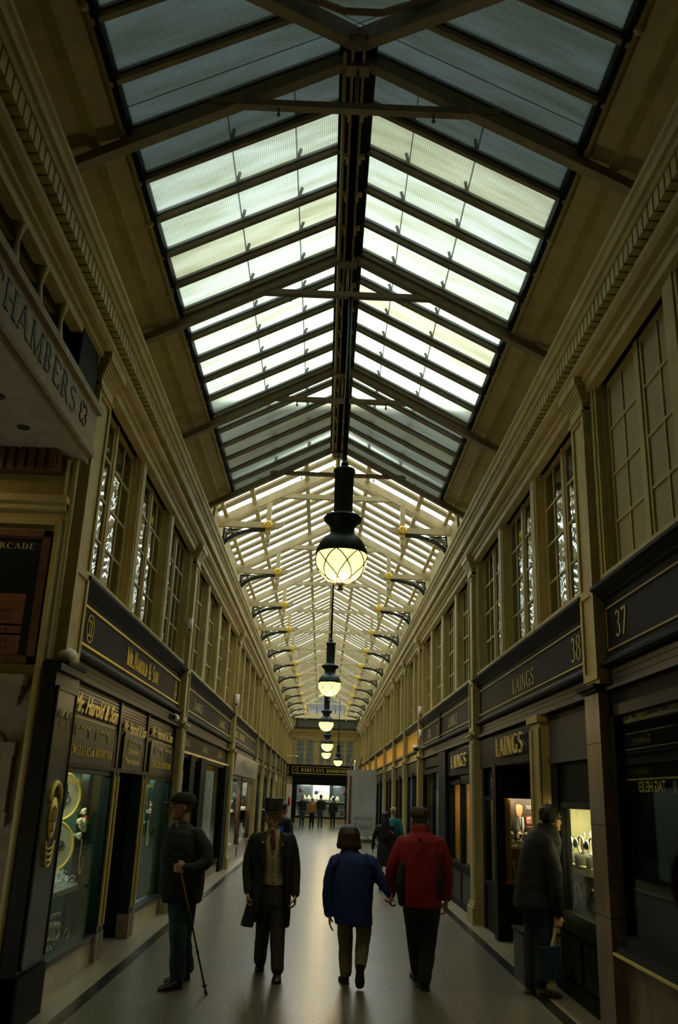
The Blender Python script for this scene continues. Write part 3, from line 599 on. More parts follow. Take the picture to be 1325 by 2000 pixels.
# ------------------------------------------------------------------ shopfronts
LIGHTS = []
def area(loc, sx, sy, e, col, rot=(0, 0, 0)):
    li = bpy.data.lights.new('display_light', 'AREA'); li.shape = 'RECTANGLE'; li.size = sx; li.size_y = sy; li.energy = e; li.color = col
    o = bpy.data.objects.new('display_light', li); COL.objects.link(o); o.location = loc; o.rotation_euler = rot; return o
def front(side, ya, yb, lab, lining=True):
    yo = ya if side < 0 else yb; loc, rz = wall_at(side, yo)
    return thing('shopfront', lab, 'shopfront', loc, rz)
def local_to_world(t, p):
    return Matrix.Translation(t.location) @ Matrix.Rotation(t.rotation_euler.z, 4, 'Z') @ Vector(p)
def display(t, x0, x1, z0, z1, depth=.75, frame=GREENK, lin=GREYD, fd=.14, light=None, lcol=(1, .95, .8), riser=MARBLE, shelves=(), glass=True, back=True, fw=.05, box=None, side=None):
    """a display window between x0 and x1: frame, glass, lined box behind it, riser below"""
    f = M(); f.box(x0, x0+fw, fd-.04, fd+.06, z0, z1).box(x1-fw, x1, fd-.04, fd+.06, z0, z1).box(x0, x1, fd-.04, fd+.06, z1-fw, z1).box(x0, x1, fd-.05, fd+.06, z0, z0+fw)
    fr = f.build('window_frame', frame, t)
    if glass: M().box(x0+fw, x1-fw, fd, fd+.012, z0+fw, z1-fw).build('pane', SHOPG, fr)
    b = M(); d1 = fd+.06; D = fd+depth; X0, X1 = x0, x1
    if box: x0, x1 = box
    b.box(x0, x1, d1, D, z0-.02, z0+.02).box(x0, x1, d1, D, z1, z1+.04)
    if back: b.box(x0, x1, D, D+.03, z0, z1)
    b.box(x0-.02, x0+.01, d1, D, z0, z1).box(x1-.01, x1+.02, d1, D, z0, z1)
    bx = b.build('lined_box', lin, t)
    if side: M().box(x1-.05, x1-.015, d1, D, z0, z1).build('side_lining', side, t)
    for z in shelves: M().box(x0+.01, x1-.01, max(d1+.03, D-.5), D, z-.03, z).build('shelf', lin, t)
    if riser and z0 > .05: M().box(X0, X1, fd-.02, fd+.1, 0, z0).build('riser', riser, t)
    if light:
        M().box(x0+.15, x1-.15, fd+.10, fd+.13, z1-.035, z1-.015).build('light_strip', WARM if lcol[2] < .7 else LIT, t)
        p = local_to_world(t, ((x0+x1)/2, fd+.25, z1-.05)); area(p, (x1-x0)*.8, .12, light, lcol, (R(32), 0, t.rotation_euler.z))
    return fr
def fill(t, boxes, m, name, label=None):
    for q in boxes: o = M().box(*q).build(name, m, t, label=label)
    return o
ITEM = {}
def put(o, t, p, rz=0., scale=1.):
    o.location = local_to_world(t, p); o.rotation_euler = (0, 0, t.rotation_euler.z+rz)
    if scale != 1.: o.scale = (scale,)*3
    return o
def item(kind, lab, cat, t, p, rz=0., scale=1., group=None):
    if kind in ITEM: return put(copy_tree(ITEM[kind], None, lab, group=group), t, p, rz, scale)
    o = thing(kind, lab, cat, group=group)
    if kind == 'wristwatch':   # a watch round a grey stand
        M(True).lathe([(.034, 0), (.038, .005), (.038, .05), (.034, .055), (.001, .056)], (0, 0, 0), 16).build('stand', GREYL, o)
        st = M(True); st.s = True
        st.rings([[Vector((.030*cos(a)*1., 0, .10+.040*sin(a)))+Vector((0, dy, 0))*1 + Vector((cos(a), 0, sin(a)))*dr for dy, dr in ((-.011, 0), (.011, 0), (.011, .004), (-.011, .004))] for a in [2*pi*k/20 for k in range(21)]], False)
        st.build('strap', SILV, o)
        c = M(True).lathe([(.001, 0), (.021, 0), (.023, .004), (.021, .009), (.001, .0095)], (0, 0, 0), 18)
        c.v = [(x, -.03-z, .108+y) for x, y, z in c.v]; c.build('watch_case', STEEL, o)
        c = M(True).lathe([(.001, .0095), (.018, .0095), (.018, .011), (.001, .0112)], (0, 0, 0), 18); c.v = [(x, -.03-z, .108+y) for x, y, z in c.v]; c.build('dial', INK, o)
    elif kind == 'necklace_bust':
        M(True).rings([[Vector((a*cos(u), b*sin(u)+dy, z)) for u in [2*pi*k/14 for k in range(14)]] for a, b, dy, z in ((.05, .04, 0, 0), (.05, .04, 0, .02), (.03, .03, 0, .04), (.085, .04, 0, .08), (.10, .05, .01, .14), (.07, .045, .02, .19), (.035, .03, .025, .22), (.035, .03, .025, .27))]).build('bust', CREAMD, o)
        M(True).tube([(.06*sin(a), -.052+.02*abs(cos(a))*0-.0, .155-.055*cos(a)*(.9)) for a in [pi*(k/8-.5)*1.25 for k in range(9)]], .0045, 6).build('necklace', SILV, o)
    elif kind == 'ring_box':
        M().box(-.04, .04, -.03, .03, 0, .035).build('box_base', RED, o); M().box(-.04, .04, .03, .045, .03, .10).build('box_lid', RED, o)
        M(True).tube([(.013*cos(a), -.0, .045+.013*sin(a)) for a in [2*pi*k/12 for k in range(13)]], .003, 6).ball((0, 0, .062), .006, 6).build('ring', SILV, o)
    elif kind == 'ring_tray':
        M().box(-.12, .12, -.08, .08, 0, .03).build('tray', CREAMD, o); b = M(True)
        for i in range(6):
            for j in range(3): x, y = -.095+.038*i, -.05+.05*j; b.tube([(x+.010*cos(a), y, .034+.010*sin(a)) for a in [2*pi*k/8 for k in range(9)]], .0022, 5).ball((x, y, .047), .005, 6)
        b.build('ring_row', SILV, o, kind='stuff')
    elif kind == 'bangle':
        M(True).tube([(.033*cos(a), 0, .036+.033*sin(a)) for a in [2*pi*k/20 for k in range(21)]], .004, 6).build('hoop', SILV, o)
    elif kind == 'bracelet_stand':
        M(True).tube([(-.07, 0, .09), (.07, 0, .09)], .02, 12).build('bar', CREAMD, o); M().box(-.012, .012, -.012, .012, 0, .09).box(-.05, .05, -.03, .03, 0, .01).build('foot', CREAMD, o)
        b = M(True)
        for q in (-.045, -.01, .03): b.tube([(q, .027*cos(a), .09+.027*sin(a)) for a in [2*pi*k/12 for k in range(13)]], .004, 5)
        b.build('bracelets', SILV, o, kind='stuff')
    elif kind == 'picture_card':
        M().box(-.09, .09, -.004, .004, 0, .26).build('card', CREAMD, o); M().box(-.06, .06, -.006, -.004, .05, .2).build('picture', GREYL, o)
    ITEM[kind] = o
    return put(o, t, p, rz, scale)
def bouquet(t, p, lab):
    o = thing('flower_bouquet', lab, 'flowers'); o.location = local_to_world(t, p); o.rotation_euler = (0, 0, t.rotation_euler.z); random.seed(int(p[0]*100))
    for k in range(11):
        a = random.random()*6.28; r = random.random()*.11; m_ = PETR if k in (4, 9) else PETAL; c = (r*cos(a), -.02-random.random()*.03, .12+r*1.35*sin(a)); b = M(True)
        b.ball(c, .034, 8); 
        for j in range(5): b.ball((c[0]+.024*cos(j*1.257), c[1]-.012, c[2]+.024*sin(j*1.257)), .018, 6)
        b.build('rose', m_, o)
    b = M()
    for k in range(8): a = k*.785; b.beam((.1*cos(a), .01, .12+.13*sin(a)), (.15*cos(a), .0, .12+.18*sin(a)), .03, .004)
    b.build('leaves', mat('leaf_green', (.05, .12, .03), .6), o); return o
def oval_picture(t, cx, cz, rx, rz, y, lab, kind):
    o = thing('oval_picture', lab, 'picture'); o.location = local_to_world(t, (cx, y, cz)); o.rotation_euler = (0, 0, t.rotation_euler.z-R(52))
    M().disc(0, 0, rx, rz, -.006, .012, 40).build('picture', CREAMD, o)
    r = M(True); r.tube([(rx*cos(a), -.008, rz*sin(a)) for a in [2*pi*k/40 for k in range(41)]], .013, 8, False); r.build('gilt_frame', GOLD, o)
    b = M(True)
    if kind == 'rings':
        for k, (x, z, q) in enumerate(((-.03, .04, .055), (.03, -.03, .06), (.0, -.0, .04))): b.tube([(x+q*cos(a), -.014, z+q*.7*sin(a)) for a in [2*pi*j/18 for j in range(19)]], .008, 5, False)
        b.ball((.06, -.015, .03), .02, 6, (1, .4, 1))
    else:
        for x, z in ((-.055, .04), (.07, .01), (-.09, -.03)):
            b.disc(x, z, .034, .034, -.012, -.006, 14)
            b.tube([(x+.04*cos(a), -.010, z+.04*sin(a)) for a in [2*pi*j/12 for j in range(13)]], .006, 4, False)
        b.tube([(-.01+.05*cos(a), -.01, -.07+.035*sin(a)) for a in [2*pi*j/14 for j in range(15)]], .006, 4, False).tube([(0+.03*cos(a), -.01, -.11+.03*sin(a)) for a in [2*pi*j/14 for j in range(15)]], .005, 4, False)
    b.build('printed_jewels', GREYL, o)
    ftext('Mr. Harold & Son', -.09, rz*.55, .016, .18, -.006, .002, .3, 0, INK, parent=o); return o
# --- left: number 33, Mr Harold & Son
RIB = mat('ribbed_black_board', (.025, .026, .021), .35, spec=.2)
t = front(-1, 8.06, 14.35, 'dark green jewellers shopfront of Mr. Harold & Son with ribbed panels')
def ribs(x0, x1, z0, z1, t=t):
    b = M(); b.box(x0, x1, .12, .18, z0, z1); z = z0
    while z < z1-.02: b.box(x0, x1, .108, .12, z, z+.018); z += .036
    b.build('ribbed_panel', RIB, t)
SECT = [(.12, 2.32), (2.42, 3.98), (4.10, 6.22)]
for x0, x1 in SECT: ribs(x0, x1, 1.99, 2.73)
fill(t, [(x-.05, x+.05, .09, .20, 1.95, 2.74) for x in (2.37, 4.04, 6.26)]+[(.0, .12, .09, .2, 0, 2.74), (0, 6.29, .08, .2, 1.95, 1.99)], BLACKG, 'post')
fill(t, [(x-.06, x+.06, .08, .22, .0, 1.95) for x in (2.30, 2.47, 3.95, 4.14, 6.26)], GREENK, 'post')
fill(t, [(x-.012, x+.012, .06, .08, .35, 1.9) for x in (2.30, 2.47, 3.95, 4.14)], GOLDP, 'brass_edge')
fill(t, [(x-.075, x+.075, .07, .22, .0, .28) for x in (2.30, 2.47, 3.95, 4.14, 6.26)], STONE2, 'post_base')
for x0, x1, txt in ((.18, 2.2, 'Jewellers of Distinction'), (2.62, 3.85, 'Diamond Merchants'), (4.3, 6.1, 'Jewellers of Distinction')):
    xm = x1-.06; b = M(); b.prism([(x0+.02, 1.985)]+[(x0+.14-.12*cos(a), 2.32+.09*sin(a)) for a in [k*pi/2/6 for k in range(7)]]+[(x1-.14+.12*sin(a), 2.32+.09*cos(a)) for a in [k*pi/2/6 for k in range(7)]]+[(x1-.02, 1.985)], .085, .105)
    o = b.build('sign_panel', GREENK, t)
    g = M(); pts = [(x0+.02, .084, 1.99)]+[(x0+.14-.12*cos(a), .084, 2.32+.09*sin(a)) for a in [k*pi/2/6 for k in range(7)]]+[(x1-.14+.12*sin(a), .084, 2.32+.09*cos(a)) for a in [k*pi/2/6 for k in range(7)]]+[(x1-.02, .084, 1.99)]
    g.tube(pts, .006, 5).build('gilt_line', GOLDP, o)
    if 'Diamond' in txt: ftext('Diamond', x0+.25, 2.18, .07, .6, .085, .004, 0, .01, GOLD, parent=o); ftext('Merchants', x0+.14, 2.06, .07, .85, .085, .004, 0, .01, GOLD, parent=o)
    else: serif('Jewellers', x0+.12, 2.07, .11, (x1-x0)*.42, .085, .004, mb=None, small=True).build('lettering', GOLD, o); ftext('of', x0+(x1-x0)*.485+.03, 2.07, .1, .1, .085, .004, .4, .01, GOLD, parent=o); serif('Distinction', x0+(x1-x0)*.56+.02, 2.07, .11, (x1-x0)*.37, .085, .004, mb=None, small=True).build('lettering', GOLD, o)
    # small garland brackets drawn in gold above the words
    gl = M(True)
    for c_ in ((x0+.55, .5) if x1-x0 > 1.5 else (x0+.6, .7),)+(((x0+1.35, .5),) if x1-x0 > 1.5 else ()):
        cx_, wd = c_; gl.tube([(cx_-wd/2, .082, 2.24), (cx_-wd/2, .082, 2.345)], .005, 4).tube([(cx_+wd/2, .082, 2.24), (cx_+wd/2, .082, 2.345)], .005, 4)
        gl.tube([(cx_-wd/2+wd*k/16, .082, 2.345-.035*abs(sin(k*pi/4))) for k in range(17)], .005, 4)
    gl.build('garland', GOLDP, o)
for x, wd, z, h in ((.32, 1.85, 2.47, .17), (2.52, 1.38, 2.42, .13), (4.25, 1.75, 2.47, .14)):
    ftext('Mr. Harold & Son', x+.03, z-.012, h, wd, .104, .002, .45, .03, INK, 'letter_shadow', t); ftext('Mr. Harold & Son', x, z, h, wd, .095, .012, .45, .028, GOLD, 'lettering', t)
display(t, .14, 2.24, .24, 1.95, .95, lin=GREYD, light=20, lcol=(.9, 1, .85), shelves=(), side=GREEN)
display(t, 4.22, 6.2, .24, 1.95, .9, lin=GREYD, light=10, lcol=(.85, 1, .88), side=GREEN)
fill(t, [(1.75, 2.22, .30, .34, .26, 1.93), (5.6, 6.18, .30, .34, .26, 1.93)], GREEN, 'velvet_panel')
# sloping stands
M().prism([(.24, .80), (.60, 1.0), (.60, .95), (.24, .75)], .2, 1.9, 'x').build('sloping_stand', GREYD, t)
M().prism([(.22, .27), (.60, .42), (.60, .27)], .2, 2.1, 'x').build('sloping_stand', GREEN, t)
# door recess
fill(t, [(2.5, 3.95, 1.3, 1.36, 0, 1.95), (2.5, 2.53, .22, 1.3, 0, 1.95), (3.92, 3.95, .22, 1.3, 0, 1.95), (2.5, 3.95, .2, 1.3, 1.95, 1.99)], BLACKG, 'door_recess')
fill(t, [(2.7, 3.75, 1.24, 1.29, .02, 1.93)], GREENK, 'shop_door'); fill(t, [(3.55, 3.58, 1.2, 1.24, .85, 1.15), (3.55, 3.58, 1.2, 1.24, 1.4, 1.6)], GOLD, 'door_handle')
oval_picture(t, 1.02, 1.68, .20, .225, .30, 'upper oval picture of rings in the first number 33 window', 'rings')
oval_picture(t, .98, 1.22, .20, .225, .30, 'lower oval picture of round jewels in the first number 33 window', 'jewels')
bouquet(t, (1.64, .25, 1.29), 'cream and red rose bouquet in the first number 33 window'); bouquet(t, (5.34, .25, 1.31), 'cream and red rose bouquet in the second number 33 window')
for k, (x, z) in enumerate(((.72, 1.70), (1.2, 1.70), (1.62, 1.72), (4.7, 1.6), (5.0, 1.62))):
    o = thing('oval_label', 'oval mauve notice on the number 33 glass, %s from the entrance side' % ORD[k], 'notice'); put(o, t, (x, .175, z)); M().disc(0, 0, .085, .15, -.003, 0, 24).build('plate', mat('mauve_notice', (.16, .10, .09), .5), o)
    ftext('EST.', -.05, .03, .03, .1, -.003, .001, 0, 0, INK, parent=o); ftext('1967', -.05, -.04, .03, .1, -.003, .001, 0, 0, INK, parent=o)
ftext('Mr. Harold & Son', .35, 1.80, .06, .75, .135, .003, .4, .02, GOLD, 'window_lettering', t); ftext('Mr. Harold & Son', 4.5, 1.80, .05, .5, .135, .003, .4, .02, GOLD, 'window_lettering', t)
random.seed(3); b = M(True)
for k in range(620):
    x = random.uniform(.22, 1.85); q = random.random(); y = .25+.34*q; z = .81+.2*q+random.random()*.05
    if random.random() < .5: b.tube([(x+.014*cos(a), y+.004*sin(a), z+.012*sin(a)+.01) for a in [2*pi*j/8 for j in range(9)]], .0035, 4)
    else: b.ball((x, y, z+.01), random.uniform(.006, .011), 5)
o = b.build('ring_display', SILV, None, 'dense glittering bank of silver rings on the sloping stand, number 33 window', 'jewellery', kind='stuff'); put(o, t, (0, 0, 0))
b = M(True)
for k in range(160):
    x = random.uniform(.25, 2.0); q = random.random(); y = .23+.3*q; z = .29+.11*q
    b.tube([(x+.018*cos(a), y+.006*sin(a), z+.016+.016*sin(a)) for a in [2*pi*j/8 for j in range(9)]], .003, 4) if k % 2 else b.ball((x, y, z+.01), .008, 5)
o = b.build('silver_trinkets', SILV, None, 'scatter of tiny silver trinkets on green velvet at the bottom of the number 33 window', 'jewellery', kind='stuff'); put(o, t, (0, 0, 0))
for k in range(13):
    x, q = .3+.14*k+random.uniform(-.03, .03), random.uniform(.05, .8); z = .30+.09*q
    item(('bangle', 'bangle', 'bracelet_stand')[k % 3], '%s piece from the left among silver pieces on green velvet, number 33 window' % ((ORD+['thirteenth'])[k] if k else 'first').replace('nearest', 'first').replace('last', 'twelfth'), 'jewellery', t, (x, .24+.25*q, z), random.uniform(-.6, .6), 1.4, 'silver pieces low in the number 33 window')
for k in range(5): item('bangle', 'silver bangle low in the second number 33 window, %s from the door' % ORD[k].replace('nearest', 'first'), 'jewellery', t, (4.5+.15*k, .35+.05*(k % 2), .27), .3*k, 1.2, 'bangles in the second number 33 window')
for k in range(2):
    nk = thing('pearl_necklace', 'looped gold necklace hanging in the %s' % ('second number 33 window' if k == 0 else 'first number 33 window beside the green panel'), 'necklace'); put(nk, t, ((5.6, .25, 1.10), (2.0, .27, 1.0))[k]); b = M(True)
    for j in range(23): a = pi*(j/22); b.ball((.07*cos(a)*1., 0, -.16*sin(a)+.05), .009, 6)
    for j in range(14): b.ball((-.07+.0*j, 0, .05+.014*j), .008, 6)
    b.build('bead_string', GOLDP, nk)
# the mirrored corner panel with its gilt emblem
cp = thing('corner_panel', 'tall black framed glossy panel with gilt scales emblem beside number 33', 'panel', *wall_at(-1, 7.38)); 
M().box(0, .72, -.02, .10, 0, 2.70).build('panel_body', BLACKG, cp); M().box(-.03, .75, -.06, .10, 2.70, 2.76).build('panel_top', BLACKG, cp)
M().box(.06, .62, -.035, -.02, .45, 2.55).build('glossy_face', GREYP, cp); M().box(0, .72, -.04, .10, 0, .38).build('panel_base', BLACK, cp)
fill(cp, [(.04, .06, -.045, -.02, .42, 2.58), (.62, .64, -.045, -.02, .42, 2.58), (.04, .64, -.045, -.02, 2.55, 2.58), (.04, .64, -.045, -.02, .42, .45)], GREENK, 'face_moulding')
e_ = M(True); e_.disc(.34, 1.52, .105, .165, -.05, -.036, 28).build('emblem_disc', GOLD, cp)
k_ = M(); k_.box(.335, .345, -.056, -.05, 1.42, 1.62).box(.28, .40, -.056, -.05, 1.595, 1.603)
for x in (.285, .395): k_.beam((x, -.053, 1.6), (x-.02, -.053, 1.5), .004, .004).beam((x, -.053, 1.6), (x+.02, -.053, 1.5), .004, .004).box(x-.025, x+.025, -.056, -.05, 1.49, 1.5)
k_.box(.30, .38, -.056, -.05, 1.41, 1.42); k_.build('scales', INK, cp)
e_ = M(True); e_.tube([(.34+.145*cos(a), -.045, 1.66+.16*sin(a)-.02) for a in [pi*(k/12) for k in range(13)]], .022, 8).build('emblem_ribbon', GOLD, cp)
e_ = M(True)
for j in range(4): e_.tube([(.34+.12*cos(a)*(1-.1*j), -.05, 1.34-.045*j-.06*sin(a)) for a in [pi*k/12 for k in range(13)]], .008, 6)
e_.build('chain_swag', GOLD, cp)
g_ = M(True); g_.tube([(.16, -.05, 2.25), (.16, -.05, 2.40), (.22, -.05, 2.33), (.28, -.05, 2.40), (.34, -.05, 2.33), (.40, -.05, 2.40), (.46, -.05, 2.33), (.50, -.05, 2.40), (.50, -.05, 2.22)], .006, 5).build('garland', GOLDP, cp)
# --- left: LAINGS, boarded windows with white posters
t = front(-1, 14.8, 22.7, 'black LAINGS shopfront with white posters in its windows, left wall')
fill(t, [(0, 7.9, .12, .2, 2.42, 2.73)], BLACK, 'transom_panel'); fill(t, [(0, 7.9, .08, .16, 2.38, 2.42)], GOLDP, 'brass_rail')
for x in (.45, 3.0, 5.6): serif('LAINGS', x, 2.51, .13, .95, .119, .006).build('lettering', DULL, t)
for x0, x1 in ((.05, 1.75), (1.9, 3.4), (3.5, 7.8)): display(t, x0, x1, .22, 2.38, 1.0, frame=BLACK, lin=DARKROOM, riser=STONE2, fw=.07)
fill(t, [(1.2, 1.75, .05, .2, .0, 2.38), (2.6, 3.4, .05, .2, 0, 2.38), (7.1, 7.85, .05, .2, 0, 2.38)], BLACK, 'pier')
for x0, x1, z0, z1, l in ((.12, 1.15, .55, 2.1, 'white LAINGS poster in the first window, left wall'), (1.98, 2.5, 1.4, 2.2, 'small white poster beside the pier in the LAINGS window'), (3.6, 5.6, .3, 2.2, 'broad white poster with grey script in the long LAINGS window')):
    o = thing('poster', l, 'poster'); put(o, t, (x0, .158, z0)); M().box(0, x1-x0, 0, .02, 0, z1-z0).build('sheet', POSTER, o)
    if x1-x0 > 1.5:
        ftext('24/7', .9, z1-z0-.35, .18, .7, 0, .002, .2, .01, WHITE, parent=o)
        for k in range(5):
            for j in range(2): ftext('ring', .35+.8*j, .35+.25*k, .07, .25, 0, .002, .2, 0, INK, parent=o)
    elif x1-x0 > .8: ftext('LAINGS', .2, .08, .1, .65, 0, .002, 0, 0, INK, parent=o)
# --- left: brushed steel sign shop
t = front(-1, 23.1, 31.2, 'shopfront with tilted brushed steel sign above brightly lit windows, left wall')
st = M(); st.prism([(-.07, 2.74), (.12, 2.74), (.12, 2.22), (.0, 2.22)], .1, 7.9, 'x'); so = st.build('steel_sign', BRUSHED, t)
ftext('Fraser Hart', 2.2, 2.40, .24, 4.2, -.07, .03, .35, .02, BLACKG, parent=t)
def busy(t, x0, x1, z, n, tag_, gp, sc=1.5):
    for k in range(n):
        kd = random.choice(('necklace_bust', 'ring_tray', 'bracelet_stand', 'necklace_bust', 'picture_card'))
        item(kd, '%s in %s, %s along' % (kd.replace('_', ' '), tag_, (ORD+['thirteenth', 'fourteenth'])[k].replace('nearest', 'first').replace('last', 'twelfth')), 'jewellery', t, (x0+(x1-x0)*(k+.5)/n, random.uniform(.30, .42), z), random.uniform(-.3, .3), sc, gp)
for x0, x1 in ((.2, 3.6), (4.0, 7.7)):
    display(t, x0, x1, .3, 2.2, .5, frame=WOODR, lin=GREYD, light=60, shelves=(1.25,), riser=STONE, fw=.06, side=BLACKG)
busy(t, .4, 3.4, 1.25, 7, 'the upper shelf of the steel-sign shop', 'jewellery on the upper steel-sign shelf', 1.8); busy(t, .4, 3.4, .33, 7, 'the window floor of the steel-sign shop', 'jewellery on the lower steel-sign shelf', 1.8)
busy(t, 4.2, 7.5, 1.25, 7, 'the further upper shelf of the steel-sign shop', 'jewellery on the further upper steel-sign shelf', 1.8); busy(t, 4.2, 7.5, .33, 7, 'the further window floor of the steel-sign shop', 'jewellery on the further lower steel-sign shelf', 1.8)
for x in (1.2,):
    o = thing('purple_sign_disc', 'round purple notice hanging in the steel-sign shop window', 'notice'); put(o, t, (x, .3, 1.9)); M().disc(0, 0, .16, .16, 0, .01, 24).build('disc', mat('purple_card', (.22, .12, .4), .5), o)
# --- generic further fronts
def plain_front(side, a, b_, lab, lin, light, lcol, mull=3, frame=BLACK, top=2.45, rz_=.4, rm=BLACK, n=6, who=''):
    t = front(side, a, b_, lab); Lh = b_-a
    fill(t, [(0, Lh, .10, .2, top, 2.73)], frame, 'transom_panel')
    display(t, .1, Lh-.1, rz_, top, .75, frame=frame, lin=lin, light=light, lcol=lcol, shelves=(1.2,) if n else (), riser=rm, fw=.08)
    fill(t, [(Lh*k/mull-.05, Lh*k/mull+.05, .06, .2, 0, top) for k in range(1, mull)], frame, 'mullion')
    fill(t, [(Lh*k/mull+.15, Lh*(k+1)/mull-.15, .10, .12, .08, rz_-.06) for k in range(mull)], frame, 'riser_panel')
    if n: busy(t, .3, Lh-.3, 1.2, n, 'the upper shelf, '+who, 'upper shelf jewellery, '+who, 1.7); busy(t, .3, Lh-.3, rz_+.03, n, 'the window floor, '+who, 'lower shelf jewellery, '+who, 1.7)
    return t
for k in range(3, len(BAYL)):
    a, b_ = BAYL[k]; lit = k in (3, 4, 5)
    if k == 4: fr_ = BLACK
    plain_front(-1, a+.18, b_-.18, '%s shopfront along the left wall, %s' % (ORD[k], 'with bright jewellery window' if lit else 'dark framed'), CREAMD if lit else GREYD, 45 if lit else None, (1, .97, .85), 3 if k < 6 else 2, BLACK if k not in (6, 7) else CREAM, n=5 if k in (3, 4) else 0, who='%s left shop' % ORD[k])
# --- right bay 0: number 37 with dark reflective glass
t = front(1, 2.4, 7.74, 'dark number 37 shopfront with polished brown marble riser, right foreground')
display(t, .1, 5.05, .72, 2.6, 1.1, frame=BLACKG, lin=mat('blue_black_lining', (.05, .07, .075), .6), riser=STONE, fw=.09, fd=.10, shelves=(1.15,))
fill(t, [(5.05, 5.34, .0, .25, 0, 2.74)], BLACKG, 'pier'); fill(t, [(0, 5.34, .09, .25, 2.6, 2.76)], BLACK, 'head_panel'); fill(t, [(0, 5.1, .02, .12, .66, .72)], BLACKG, 'sill'); fill(t, [(0, 5.1, .0, .02, .64, .66)], GOLDP, 'brass_edge')
o = ftext('TAG HEUER', .22, 1.90, .085, .62, .22, .003, 0, .02, GOLDP, 'window_lettering', t, flip=True)  # reversed letters modelled in place of the opposite sign's reflection
b = M(); b.poly([(x, .25, z) for x, z in ((.90, 1.98), (.98, 1.98), (.98, 1.9), (.94, 1.87), (.90, 1.9))], [(0, 1, 2, 3, 4)]).build('emblem_shield', mat('grey_green_shield', (.12, .15, .13), .5), t)  # grey-green shield beside the reversed letters
# --- right bay 1: number 38 LAINGS
t = front(1, 8.16, 14.4, 'black number 38 LAINGS shopfront with a lit watch window and a recessed doorway, right')
Lh = 6.24; RX = lambda y: 14.4-y
fill(t, [(0, Lh, .12, .2, 2.66, 2.73)], BLACK, 'head_moulding')
# near half: blind panel, lit window with watches
fill(t, [(RX(10.0), RX(8.2), .12, .22, 2.27, 2.66), (RX(10.0), RX(8.2), .10, .2, 2.2, 2.27)], mat('dark_blind', (.045, .04, .025), .6), 'upper_panel')
fill(t, [(RX(10.0), RX(8.2), .16, .2, 1.76, 2.2)], BLACK, 'roller_blind')
display(t, RX(9.72), RX(8.3), .70, 1.80, .6, frame=BLACKG, lin=mat('khaki_lining', (.42, .39, .22), .8), light=26, lcol=(1, .93, .62), riser=None, shelves=(), fw=.06, fd=.17, box=(RX(10.52), RX(8.3)))
fill(t, [(RX(10.5), RX(8.34), .3, .76, 1.10, 1.18)], CREAMD, 'shelf')
fill(t, [(RX(10.0), RX(8.2), .10, .3, .60, .70), (RX(10.0), RX(9.72), .12, .2, .6, 2.2), (RX(10.0), RX(8.2), .16, .3, .1, .60), (RX(10.0), RX(8.2), .10, .3, 0, .1)], BLACK, 'riser')
fill(t, [(RX(9.85), RX(9.15), .13, .16, .16, .54), (RX(9.05), RX(8.3), .13, .16, .16, .54)], BLACKG, 'riser_panel')
for k, (y, d) in enumerate(((10.2, .36), (9.95, .42), (9.75, .36), (9.55, .44), (9.35, .36), (9.15, .42))):
    item('wristwatch', 'steel wristwatch on grey stand, %s from the corner post on the upper shelf, number 38' % ORD[k].replace('nearest', 'first'), 'watch', t, (RX(y), d, 1.18), .2*(-1)**k, 2.0, 'watches on the number 38 shelf')
for k, (y, d) in enumerate(((9.85, .38), (9.65, .45), (9.3, .38))):
    item('wristwatch', 'steel wristwatch low in the number 38 window, %s from the corner post' % ORD[k].replace('nearest', 'first'), 'watch', t, (RX(y), d, .74), .2*(-1)**k, 2.0, 'watches low in the number 38 window')
item('ring_box', 'open red presentation box on the upper shelf, number 38 window', 'box', t, (RX(9.6), .56, 1.18), 0, 1.9); item('ring_box', 'red box lying at the front of the number 38 window floor', 'box', t, (RX(10.0), .32, .74), .4, 1.4)
item('ring_box', 'red box at the pier end of the number 38 window floor', 'box', t, (RX(9.25), .5, .74), -.3, 1.4); item('necklace_bust', 'pale necklace bust standing before the rear wall of number 38 window', 'bust', t, (RX(10.1), .62, 1.18), 0, 1.0)
# middle pier and far half
mp = M(); mp.box(RX(10.55), RX(10.1), .04, .2, .0, 2.66).box(RX(10.6), RX(10.05), .0, .2, 2.66, 2.74).box(RX(10.55), RX(10.45), .02, .05, .3, 2.6).box(RX(10.2), RX(10.1), .02, .05, .3, 2.6); mp.build('cream_pier', CREAM, t, 'cream moulded pier between window and doorway')
fill(t, [(RX(14.15), RX(10.6), .06, .2, 2.26, 2.68)], BLACK, 'sign_panel')
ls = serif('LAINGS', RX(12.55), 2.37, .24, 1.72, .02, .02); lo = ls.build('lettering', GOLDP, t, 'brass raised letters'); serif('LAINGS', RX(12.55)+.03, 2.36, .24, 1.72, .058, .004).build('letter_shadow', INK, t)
fill(t, [(RX(14.15), RX(13.1), .16, .22, 1.85, 2.26), (RX(14.2), RX(14.05), .1, .3, 0, 2.3), (RX(13.1), RX(12.85), .05, .16, 0, 2.3)], BLACK, 'post')
display(t, RX(14.05), RX(13.1), .62, 1.85, .14, frame=BLACK, lin=TAN, light=1.2, lcol=(1, .75, .4), riser=BLACK, fw=.05)
